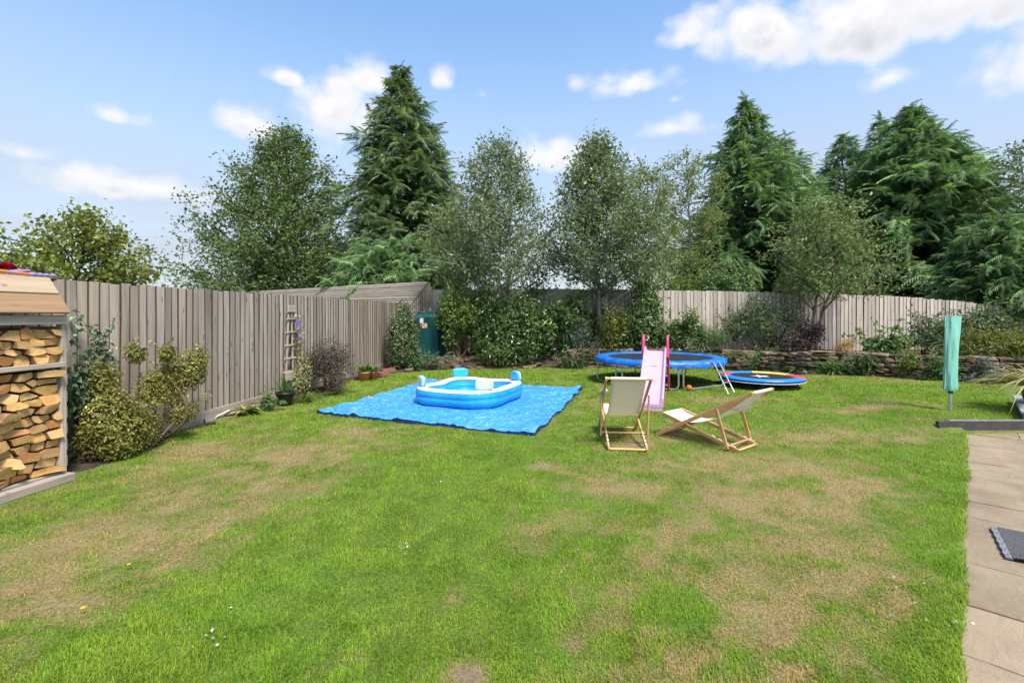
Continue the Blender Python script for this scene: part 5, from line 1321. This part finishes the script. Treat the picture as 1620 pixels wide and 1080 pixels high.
def straps(name, label, loc, mat, n, L, wd, arch=1.0, up=.9, cat='plant', parent=None, seed=None, group=None):
    T = parent or thing(name, label, cat, loc, 0, group); mb = MB()
    for k in range(n):
        a = RNG.uniform(0, 2 * PI); l = L * RNG.uniform(.6, 1.15); el_ = up * RNG.uniform(.55, 1.35); f = np.linspace(0, 1, 8)
        rad = l * (f * math.cos(el_)) + l * .28 * arch * f ** 2; z = l * (f * math.sin(el_)) - l * arch * .55 * f ** 2.3 * RNG.uniform(.6, 1.3)
        d = np.array([math.cos(a), math.sin(a)]); s = np.array([-d[1], d[0], 0])
        C = np.stack([rad * d[0], rad * d[1], z], 1) + np.array([d[0] * .03, d[1] * .03, 0]); wv = wd * np.sin(np.clip(f * 1.0 + .12, 0, 1) * PI) ** .6 * .5 + .0006
        e1 = C + s * wv[:, None]; e2 = C - s * wv[:, None]; C2_ = C - np.array([0, 0, 1]) * wv[:, None] * .4
        mb.grid(np.stack([e1, C2_, e2], 1), RNG.random())
    part('leaves', mb, mat, T); return T

LM = {
 'broad': leafmat('broad_dark_leaf', (0.069, 0.116, 0.038), (0.199, 0.267, 0.082), (0.343, 0.377, 0.154), .5, .35),
 'maple': leafmat('yellow_maple_leaf', (0.094, 0.138, 0.024), (0.308, 0.330, 0.072), (0.550, 0.484, 0.132), .5, .40),
 'cypress': leafmat('cypress_green', (0.069, 0.118, 0.054), (0.196, 0.280, 0.118), (0.347, 0.414, 0.202), .6, .32),
 'cypress2': leafmat('cypress_bright', (0.067, 0.132, 0.054), (0.218, 0.347, 0.132), (0.392, 0.526, 0.235), .6, .32),
 'holly': leafmat('grey_green_leaf', (0.106, 0.152, 0.071), (0.286, 0.350, 0.169), (0.529, 0.549, 0.318), .45, .35),
 'birch': leafmat('light_green_leaf', (0.104, 0.151, 0.041), (0.296, 0.338, 0.104), (0.495, 0.495, 0.179), .5, .4),
 'willow': leafmat('apple_leaf', (0.103, 0.155, 0.055), (0.294, 0.346, 0.146), (0.534, 0.534, 0.294), .5, .4),
 'laurel': leafmat('glossy_laurel', (0.039, 0.083, 0.023), (0.172, 0.259, 0.067), (0.391, 0.471, 0.161), .32, .3, .6),
 'dark': leafmat('dark_shrub_leaf', (0.050, 0.080, 0.034), (0.150, 0.205, 0.080), (0.28, 0.33, 0.16), .45, .25),
 'lime': leafmat('lime_leaf', (0.075, 0.130, 0.020), (0.230, 0.310, 0.065), (0.400, 0.420, 0.120), .45, .35),
 'golden': leafmat('variegated_gold', (0.090, 0.110, 0.020), (0.36, 0.325, 0.075), (0.58, 0.52, 0.20), .45, .25),
 'purple': leafmat('purple_bronze', (0.060, 0.043, 0.038), (0.180, 0.138, 0.096), (0.324, 0.300, 0.144), .45, .2),
 'plum': leafmat('plum_dark', (0.034, 0.021, 0.023), (0.104, 0.068, 0.065), (0.156, 0.117, 0.104), .5, .2),
 'greyblue': leafmat('grey_blue_leaf', (0.066, 0.090, 0.075), (0.176, 0.215, 0.182), (0.330, 0.363, 0.440), .6, .25),
 'rose': leafmat('rose_leaf', (0.052, 0.098, 0.048), (0.172, 0.247, 0.132), (0.414, 0.494, 0.333), .4, .3, .5),
 'straw': leafmat('orange_mound_leaf', (0.220, 0.125, 0.022), (0.480, 0.300, 0.065), (0.580, 0.420, 0.140), .6, .2),
 'stripe': leafmat('striped_strap', (0.190, 0.220, 0.085), (0.520, 0.460, 0.210), (0.300, 0.120, 0.090), .4, .3, .4),
 'hosta': leafmat('hosta_leaf', (0.140, 0.190, 0.055), (0.460, 0.460, 0.210), (0.600, 0.480, 0.330), .45, .3),
 'fern': leafmat('fern_leaf', (0.055, 0.118, 0.035), (0.180, 0.288, 0.086), None, .55, .35),
 'petal': leafmat('clematis_petal', (0.160, 0.090, 0.380), (0.360, 0.220, 0.600), (0.550, 0.420, 0.620), .5, .3),
 'olive': leafmat('olive_yellow_leaf', (0.075, 0.100, 0.015), (0.237, 0.256, 0.045), (0.388, 0.375, 0.088), .5, .3),
}
GT = 'trees beyond the fences'
# --- trees
decid('maple_tree', 'yellow green maple crown showing above the side fence near the log store', [(338,126,140),(362,104,178),(400,62,198),(440,30,210),(480,20,216)], 13.5, 130, LM['maple'], 50, 8500, .13, 'bark', .10, 0, 1.2, 7, .8, group=GT)
decid('maple_tree', 'low yellow green tree top at the picture edge behind the log store', [(398,10,30),(415,-15,55),(440,-30,80),(480,-40,90)], 14.0, 20, LM['maple'], 20, 1800, .14, 'bark', .07, 0, 1.2, 6, .8, group=GT)
decid('broadleaf_tree', 'large broad dark green tree left of the tall pointed conifer', [(205,449,461),(232,422,488),(280,392,514),(340,362,542),(400,338,556),(450,318,562),(490,318,562)], 28, 445, LM['broad'], 150, 38000, .19, 'bark', .22, 0, 1.8, 9, .6, group=GT)
decid('broadleaf_tree', 'rounded dense dark green bush standing before the large broad tree', [(378,440,485),(395,415,515),(430,400,535),(470,400,540)], 26.5, 465, LM['dark'], 50, 9000, .17, 'bark', .10, 0, 1.2, 8, .7, group=GT)
conifer('cypress_tree', 'tallest pointed conifer with drooping dark sprays rising left of centre', [(103,629,639),(130,617,648),(165,602,662),(195,590,676),(240,578,692),(300,572,718),(360,556,742),(420,540,748),(470,536,750)], 26, 645, LM['cypress'], 360, 15, .85, .28, 0, GT)
conifer('cypress_tree', 'low bright green cypress spreading above the slatted outbuilding roof', [(375,620,660),(395,585,690),(425,550,715),(470,540,725)], 22, 640, LM['cypress2'], 120, 13, .75, .14, 0, GT)
decid('birch_tree', 'pale green leafy young tree growing over the far corner by the oil tank', [(325,712,742),(350,686,770),(400,682,782),(440,690,778),(470,705,765)], 15.6, 730, LM['birch'], 40, 6000, .085, 'bark_pale', .06, .3, 1.9, 7, .5, group=GT)
decid('slender_tree', 'airy slender tree with thin trunk rising from the middle of the big shrubs', [(221,778,796),(255,758,820),(300,735,848),(350,716,866),(400,712,872),(440,720,868),(455,730,860)], 14.9, 797, LM['holly'], 90, 11500, .12, 'bark_pale', .085, .35, 2.55, 8, .5, group=GT, forks=2)
decid('slender_tree', 'grey green tree with forked pale trunk growing behind the trampoline', [(219,938,956),(255,918,972),(300,898,1000),(350,884,1018),(400,876,1030),(440,890,1030),(452,905,1005)], 14.7, 952, LM['holly'], 110, 16000, .12, 'bark_pale', .10, .45, 2.75, 8, .55, group=GT, forks=2)
decid('leafy_tree', 'light olive leafy tree crown just right of the forked trunk tree', [(262,1012,1034),(300,990,1056),(350,985,1064),(410,990,1066),(455,995,1060)], 17.5, 1025, LM['birch'], 50, 9500, .105, 'bark_pale', .07, 0, 1.6, 7, .5, group=GT)
decid('leafy_tree', 'thin airy tree letting sky through left of the dark conifers', [(245,1072,1100),(280,1052,1124),(330,1046,1132),(390,1050,1130),(450,1055,1125)], 19, 1088, LM['birch'], 50, 8000, .11, 'bark_pale', .07, 0, 1.6, 7, .5, group=GT)
conifer('cypress_tree', 'pointed dark conifer standing behind the back fence beyond the trampoline', [(155,1175,1183),(195,1160,1200),(240,1142,1226),(290,1126,1262),(350,1106,1294),(410,1080,1312),(475,1072,1318)], 23, 1195, LM['cypress2'], 330, 15, .78, .25, 0, GT)
conifer('cypress_tree', 'narrow conifer tip between the two large dark conifers', [(211,1331,1341),(245,1312,1358),(290,1290,1378),(350,1268,1404),(475,1262,1412)], 26, 1336, LM['cypress2'], 220, 12, .8, .2, 0, GT)
conifer('cypress_tree', 'widest dark conifer with swept branches behind the mint green cover', [(164,1438,1448),(200,1416,1466),(245,1390,1500),(300,1364,1536),(360,1332,1570),(420,1318,1600),(490,1312,1612)], 23, 1445, LM['cypress2'], 400, 16, .80, .28, 0, GT)
conifer('cypress_tree', 'low dark conifer whose branches hang over the far end of the back fence', [(335,1565,1595),(370,1540,1625),(420,1520,1650),(470,1515,1665),(495,1520,1660)], 15.5, 1585, LM['cypress2'], 170, 13, .62, .16, 0, GT)
for px, yt, lb in ((1243, 214, 'narrow conifer shoulder close on the right of the pointed dark conifer'), (1393, 184, 'thin conifer spire left of the widest dark conifer top'), (1494, 208, 'thin conifer spire right of the widest dark conifer top'), (1538, 246, 'short conifer spire at the right end of the dark conifer row')):
    conifer('cypress_tree', lb, [(yt, px - 4, px + 4), (yt + 40, px - 22, px + 22), (yt + 100, px - 42, px + 42), (yt + 180, px - 55, px + 55), (475, px - 60, px + 60)], 24.5, px, LM['cypress2'], 170, 11, .72, .16, 0, GT)
decid('leafy_tree', 'fresh green tree cut off by the picture edge behind the phormium', [(222,1618,1640),(260,1592,1672),(310,1566,1700),(370,1556,1712),(450,1560,1710)], 19, 1640, LM['broad'], 50, 8500, .12, 'bark', .12, 0, 1.6, 8, .55, group=GT)
decid('apple_tree', 'small open fruit tree with crooked trunk growing on the stone wall bed', [(316,1292,1326),(340,1272,1346),(375,1258,1366),(410,1250,1384),(445,1254,1388),(472,1272,1362)], 13.6, 1287, LM['willow'], 40, 6000, .115, 'bark', .06, .45, 2.35, 5, .5, group=None, forks=2)
# --- shrubs over the fence top and in the bed
GB = 'shrubs in the raised bed'
S = shrub
S('laurel_hedge', 'yellow green laurel top showing over the back fence', (1040,1112,436,478), 16.4, LM['lime'], 900, .13, .4, 8, .5, GT)
S('laurel_hedge', 'dark green hedge top spilling over the back fence below the pointed conifer', (1105,1190,432,475), 16.6, LM['cypress2'], 1500, .11, .5, 9, .5, GT)
S('light_shrub', 'light green shrub on bare stems between the oil tank and the big shrub', (694,760,466,566), 14.3, LM['lime'], 2300, .125, .45, 16, .6, GB, .28, 9, 16, lumpr=.34, low=.22)
S('big_shrub', 'tall dark green shrub in the middle of the bank under the slender tree', (742,872,468,580), 14.5, LM['laurel'], 9000, .12, .42, 30, 1.0, GB, .10, 8, 26, lumpr=.40)
S('big_shrub', 'low spreading green shrub at the foot of the bank behind the pool', (765,860,505,580), 14.05, LM['laurel'], 3200, .11, .42, 18, .6, GB, .06, 6, 18, lumpr=.34)
S('laurel_shrub', 'large leaved glossy shrub at the right end of the bank', (850,928,470,566), 14.4, LM['laurel'], 2500, .15, .45, 16, .8, GB, .25, 6, 14, lumpr=.36)
S('grey_perennial', 'grey blue flowering clump beside the large leaved shrub', (898,948,512,572), 13.95, LM['greyblue'], 2200, .06, .25, 10, .4, GB, .22, 6, 20)
S('ivy_mass', 'dark ivy clump against the back fence between the two big shrubs', (905,970,490,560), 15.0, LM['dark'], 2600, .07, .7, 12, .4, GB, .35, 4, 6)
S('glossy_shrub', 'tall rounded glossy shrub directly behind the childs slide', (958,1078,446,562), 14.3, LM['laurel'], 5600, .12, .5, 24, 1.0, GB, .42, 8, 22, lumpr=.36, cent=[(0,.35,.55),(.05,.66,.38),(-.5,.28,.38),(.5,.28,.38),(.1,.9,.16)])
S('yellow_shrub', 'yellow tinged leafy growth at the left foot of the rounded glossy shrub', (950,992,488,556), 14.0, LM['olive'], 1600, .075, .5, 9, .4, GB, .42, 4, 12)
S('glossy_shrub', 'smaller glossy shrub at the right foot of the rounded glossy shrub', (1060,1112,500,560), 14.0, LM['laurel'], 1700, .12, .5, 12, .6, GB, .42, 5, 10)
S('juniper', 'feathery light green juniper sprawling over the wall behind the trampoline', (1082,1150,520,575), 13.75, LM['fern'], 3200, .09, .18, 14, .5, GB, .35, 6, 24)
S('cotoneaster', 'loose grey green bush arching in front of the pale back fence', (1152,1268,478,562), 13.9, LM['dark'], 3400, .095, .45, 22, .8, GB, .42, 9, 34, lumpr=.30)
S('plum_shrub', 'low dark plum coloured mound at the foot of the fruit tree', (1246,1304,510,560), 12.9, LM['plum'], 2200, .07, .5, 12, .5, GB, .46, 5, 10)
S('orange_mound', 'small round orange gold mound of foliage on top of the stone wall', (1322,1354,537,560), 11.9, LM['straw'], 1500, .035, .4, 8, .25, GB, .53, 2, 4, lumpr=.55)
S('leafy_clump', 'broad leaved green clump spreading on the wall right of the orange mound', (1372,1432,532,566), 11.8, LM['fern'], 700, .13, .6, 10, .4, GB, .50, 6, 8)
S('twiggy_shrub', 'thin twiggy bush with sparse dark leaves by the back fence', (1436,1478,498,566), 12.2, LM['dark'], 700, .07, .5, 9, .3, GB, .50, 8, 16)
S('dark_shrub', 'spreading dark green shrub just left of the mint green cover', (1446,1530,512,570), 11.6, LM['dark'], 2800, .09, .4, 18, .6, GB, .45, 6, 18)
S('dark_shrub', 'dark shrub filling the space behind the yellow green shrub at the far right', (1506,1640,494,560), 12.6, LM['dark'], 3600, .10, .5, 20, .6, GB, .50, 6, 14)
S('olive_shrub', 'yellow green mounded shrub right of the mint green cover', (1516,1652,526,592), 10.9, LM['olive'], 5000, .085, .4, 22, .7, GB, .45, 6, 20)
S('fern_clump', 'dark trailing plant hanging down the wall below the yellow green shrub', (1528,1580,572,612), 10.0, LM['greyblue'], 1000, .07, .35, 8, .25, GB, .12, 4, 8)
# plants growing out of the wall
for k, (px, py, Y_, lb) in enumerate([(1368,575,11.3,'fern hanging from the middle of the stone wall'),(1318,588,11.55,'fern at the foot of the wall below the orange mound'),(1456,597,10.75,'leafy weed at the wall foot left of the mint green cover'),(1490,590,10.55,'leafy weed at the wall foot behind the mint green cover'),
                                 (1440,580,10.95,'dry trailing stems over the stone wall'),(1262,588,12.2,'small fern at the wall behind the low trampoline'),(1148,566,13.5,'small fern on the wall beside the trampoline ladder')]):
    p_ = at(px, py, Y_); straps('wall_fern', lb, (p_.x, p_.y - .05, max(p_.z, .08)), LM['fern'] if k != 4 else LM['birch'], 34, .40, .045, 1.2, .8, 'fern', group='plants growing on the stone wall')
for x0, x1, yt, yb, Y_, mt_, lb in [(1176,1232,552,588,13.1,'fern','low green growth spilling over the wall behind the low trampoline'),(1340,1388,562,592,11.2,'dark','dark trailing plant halfway along the stone wall'),(1420,1470,560,594,10.7,'birch','dry brownish trailing plant on the wall left of the mint green cover'),(1466,1520,568,604,10.35,'fern','green weeds covering the wall end behind the mint green cover'),(1296,1330,574,598,11.5,'fern','small green tuft at the wall foot below the plum mound'),(884,934,556,584,13.7,'dark','dark low plant over the first stones of the wall')]:
    S('wall_plant', lb, (x0, x1, yt, yb), Y_, LM[mt_], 700, .075, .45, 9, .22, 'plants growing on the stone wall', None, 3, 12, cat='plant')
# --- plants along the side fence
S('golden_shrub', 'golden variegated shrub leaning out from the side fence next to the log store', (128,300,556,714), 5.62, LM['golden'], 20000, .037, .55, 40, .42, 'shrubs along the side fence', .03, 5, 50, lumpr=.28, low=.02, cent=[(-.6,.28,.45),(-.2,.22,.42),(-.6,.28,.45),(-.62,.62,.34),(.05,.55,.42),(.5,.72,.42),(.15,.85,.22),(-.35,.9,.2),(.72,.62,.26),(.35,.35,.30)], along=(.40,.74,.34))
T = thing('leaning_stem', 'bare crooked stem bending out from under the golden shrub', 'branch', (-3.98, 5.85, 0.02)); mb = MB()
mb.tube([(-.30, .05, 0), (-.12, .0, .10), (.02, -.02, .22), (.07, -.02, .34), (.02, 0, .50), (-.1, .02, .66)], [.022, .02, .018, .016, .012, .008], 7); mb.tube([(.03, -.02, .24), (.12, -.04, .40), (.2, -.03, .5)], [.010, .008, .005], 5); part('wood', mb, M['twig'], T, True)
S('rose_bush', 'tall green rose bush squeezed between the log store and the golden shrub', (106,168,540,716), 4.95, LM['rose'], 1100, .066, .62, 14, .28, 'shrubs along the side fence', .03, 9, 18, lumpr=.34, open_=.1, along=(.24,.30,.18))
S('bronze_shrub', 'round bronze purple shrub in front of the side fence beside the trellis', (476,556,543,624), 9.4, LM['purple'], 11000, .034, .55, 26, .46, 'shrubs along the side fence', .03, 6, 14, lumpr=.40)
S('yellow_rose', 'small yellow and pink leaved plant left of the bronze shrub', (462,492,572,632), 8.95, LM['hosta'], 420, .05, .5, 8, .2, 'shrubs along the side fence', .03, 6, 8)
S('fence_climber', 'tall column of ivy climbing the far end of the side fence', (614,662,488,585), 13.3, LM['dark'], 4200, .07, .7, 18, .35, None, .05, 5, 14, cat='climber', lumpr=.36)
S('white_climber', 'pale speckled leaves scattered up the front of the ivy column', (622,652,486,560), 13.0, LM['holly'], 900, .065, .6, 12, .2, None, .45, 3, 6, cat='climber')
S('tank_groundcover', 'low green weeds around the foot of the oil tank', (648,716,562,592), 13.4, LM['rose'], 1300, .06, .5, 14, .4, None, .03, 3, 10, cat='plant', lumpr=.3)
S('tank_groundcover', 'leafy weeds at the base of the ivy column', (636,668,556,588), 13.1, LM['fern'], 700, .07, .5, 8, .25, None, .03, 3, 6, cat='plant')
p_ = G(396, 655); straps('hosta', 'pale variegated hosta growing against the gravel board of the side fence', (p_[0] - .05, p_[1], 0.03), LM['hosta'], 34, .27, .085, 1.0, .95)
p_ = G(425, 650); S('green_weeds', 'low green weeds between the hosta and the black pot', (408,446,628,652), 7.75, LM['fern'], 420, .05, .5, 7, .18, None, .03, 3, 6, cat='plant')
p_ = G(484, 636); straps('daylily', 'tuft of arching green daylily leaves in front of the bronze shrub', (p_[0], p_[1], 0.03), LM['lime'], 60, .34, .018, 1.2, 1.0)
p_ = G(506, 630); straps('daylily', 'second low tuft of grassy leaves under the bronze shrub', (p_[0], p_[1], 0.03), LM['fern'], 40, .24, .015, 1.3, .9)
# pots
def pot(name, label, px, py, r, h, mat):
    g_ = G(px, py); T = thing(name, label, 'plant pot', (g_[0], g_[1], .02)); mb = MB()
    mb.lathe([(0, 0), (r * .72, 0), (r * .95, h * .82), (r * .96, h * .83), (r * 1.06, h * .84), (r * 1.07, h), (r * .94, h), (r * .92, h * .9), (0, h * .88)], 28); part('pot_body', mb, mat, T, True)
    mb = MB(); mb.lathe([(0, h * .90), (r * .92, h * .89)], 20); part('compost', mb, M['soil'], T)
    return T, (g_[0], g_[1], .02 + h * .88)
M['terracotta'] = plain('terracotta', (.48, .20, .10), .85, .2, 10, .2, 0, .2)
T, c = pot('black_pot', 'black plastic pot holding feathery green growth by the side fence', 451, 641, .15, .21, M['blackleg'])
straps('feathery_plant', 'tall feathery green plant growing in the black plastic pot', c, LM['fern'], 90, .42, .010, .5, 1.25)
T, c = pot('terracotta_pot', 'larger terracotta pot with a leafy green plant at the far end of the side fence', 576, 602, .15, .19, M['terracotta'])
straps('pot_plant', 'leafy green plant in the larger terracotta pot', c, LM['lime'], 40, .36, .05, .7, 1.15)
T, c = pot('terracotta_pot', 'smaller terracotta pot half hidden behind the larger one', 590, 600, .13, .18, M['terracotta'])
straps('pot_plant', 'darker leafy plant in the smaller terracotta pot', c, LM['fern'], 40, .34, .05, .8, 1.1)
# old ridge tiles, cut log and stick on the ground by the fence
for k, (px, py, lb) in enumerate([(598, 597, 'rust brown half round ridge tile nearest the terracotta pots'), (612, 591, 'rust brown half round ridge tile at the far end of the fence')]):
    g_ = G(px, py); T = thing('ridge_tile', lb, 'roof tile', (g_[0], g_[1], .02), 1.1 + .2 * k, 'old ridge tiles by the fence'); mb = MB(); a = np.linspace(0.1, PI - .1, 12); R_ = []
    for x in (-.28, .28): R_.append(np.stack([a * 0 + x, .13 * np.cos(a), .12 * np.sin(a)], 1))
    for x in (.28, -.28): R_.append(np.stack([a * 0 + x, .108 * np.cos(a), .098 * np.sin(a)], 1))
    mb.grid(np.array(R_ + [R_[0]])); part('tile_shell', mb, plain('old_red_clay', (.17, .075, .055), .9, .35, 9, .15, 0, .5), T, False)
g_ = G(334, 672); T = thing('cut_log', 'short grey cut log lying on the soil beside the gravel board', 'log', (g_[0] - .02, g_[1], .055), .9); mb = MB(); mb.tube([(-.065, 0, 0), (.065, 0, 0)], .045, 12); part('log_body', mb, M['bark_pale'], T, True)
g_ = G(349, 662); T = thing('white_stick', 'pale peeled stick leaning beside the short cut log', 'stick', (g_[0], g_[1], .03), 1.1); mb = MB(); mb.tube([(-.14, 0, -.015), (.14, .01, .07)], .011, 7); part('stick_body', mb, plain('peeled_wood', (.62, .57, .5), .7), T, True)
# trellis with clematis
tY = 9.0; tx = fence_x(tY) + .06
te = thing('obelisk_trellis', 'weathered fan trellis leaning on the side fence with purple clematis', 'trellis', (tx, tY, 0.0), rzf - PI / 2)
for k, (yb_, yt_) in enumerate(((-.25, -.07), (0, 0), (.25, .07))):
    mb = MB(); mb.beam((.05, yb_, .28), (.0, yt_, 1.72), .034, .03, (1, 0, 0)); part('upright', mb, M['store_post'], te)
for k, z in enumerate((.50, .74, .98, 1.22, 1.46, 1.60)):
    hw = .29 - (z - .4) * .125; mb = MB(); mb.beam((.045 - z * .018, -hw, z), (.045 - z * .018, hw, z), .026, .045, (1, 0, 0)); part('crossbar', mb, M['store'], te)
mb = MB(); mb.box((.06, 0, .42), (.03, .52, .15)); part('base_board', mb, M['store'], te)
cl_ = thing('clematis', 'purple flowered clematis twining up the fan trellis', 'climber', (tx + .06, tY, 0)); 
mb = MB(); n = 260; zz = RNG.uniform(.5, 1.55, n); P = np.stack([RNG.normal(.03, .05, n), RNG.normal(.10, .06, n), zz], 1); mb.leaves(P, RNG.normal(size=(n, 3)) + [.8, -.3, .3], .05, .55); part('leaves', mb, LM['hosta'], cl_)
for (y, z) in ((-.02, 1.38), (.03, 1.41), (.0, 1.33), (.08, 1.12), (.10, 1.08)):
    mb = MB()
    for q in range(6):
        a = q * PI / 3; mb.leaves(np.array([[.07, y + .04 * math.cos(a), z + .04 * math.sin(a)]]), np.array([[1.0, -.3, .2]]), .075, .6, up=np.array([[0, math.cos(a), math.sin(a)]]))
    part('flower', mb, LM['petal'], cl_)
mb = MB(); mb.tube([(0, .05, .02), (.02, .1, .5), (.01, .04, 1.0), (.02, .1, 1.5)], .006, 5); part('stem', mb, M['twig'], cl_)
# phormium in its pot on the low wall
px_ = (7.63, 7.02, .25); T = thing('phormium_pot', 'dark glazed pot standing on the low wall at the picture edge', 'plant pot', px_); mb = MB(); mb.lathe([(0, 0), (.12, 0), (.16, .10), (.17, .26), (.15, .27), (.13, .2), (0, .2)], 24); part('pot_body', mb, plain('dark_glaze', (.03, .04, .045), .25), T, True)
straps('phormium', 'striped cream and green phormium with long arching strap leaves', (7.63, 7.02, .46), LM['stripe'], 130, .80, .036, 1.15, .85)
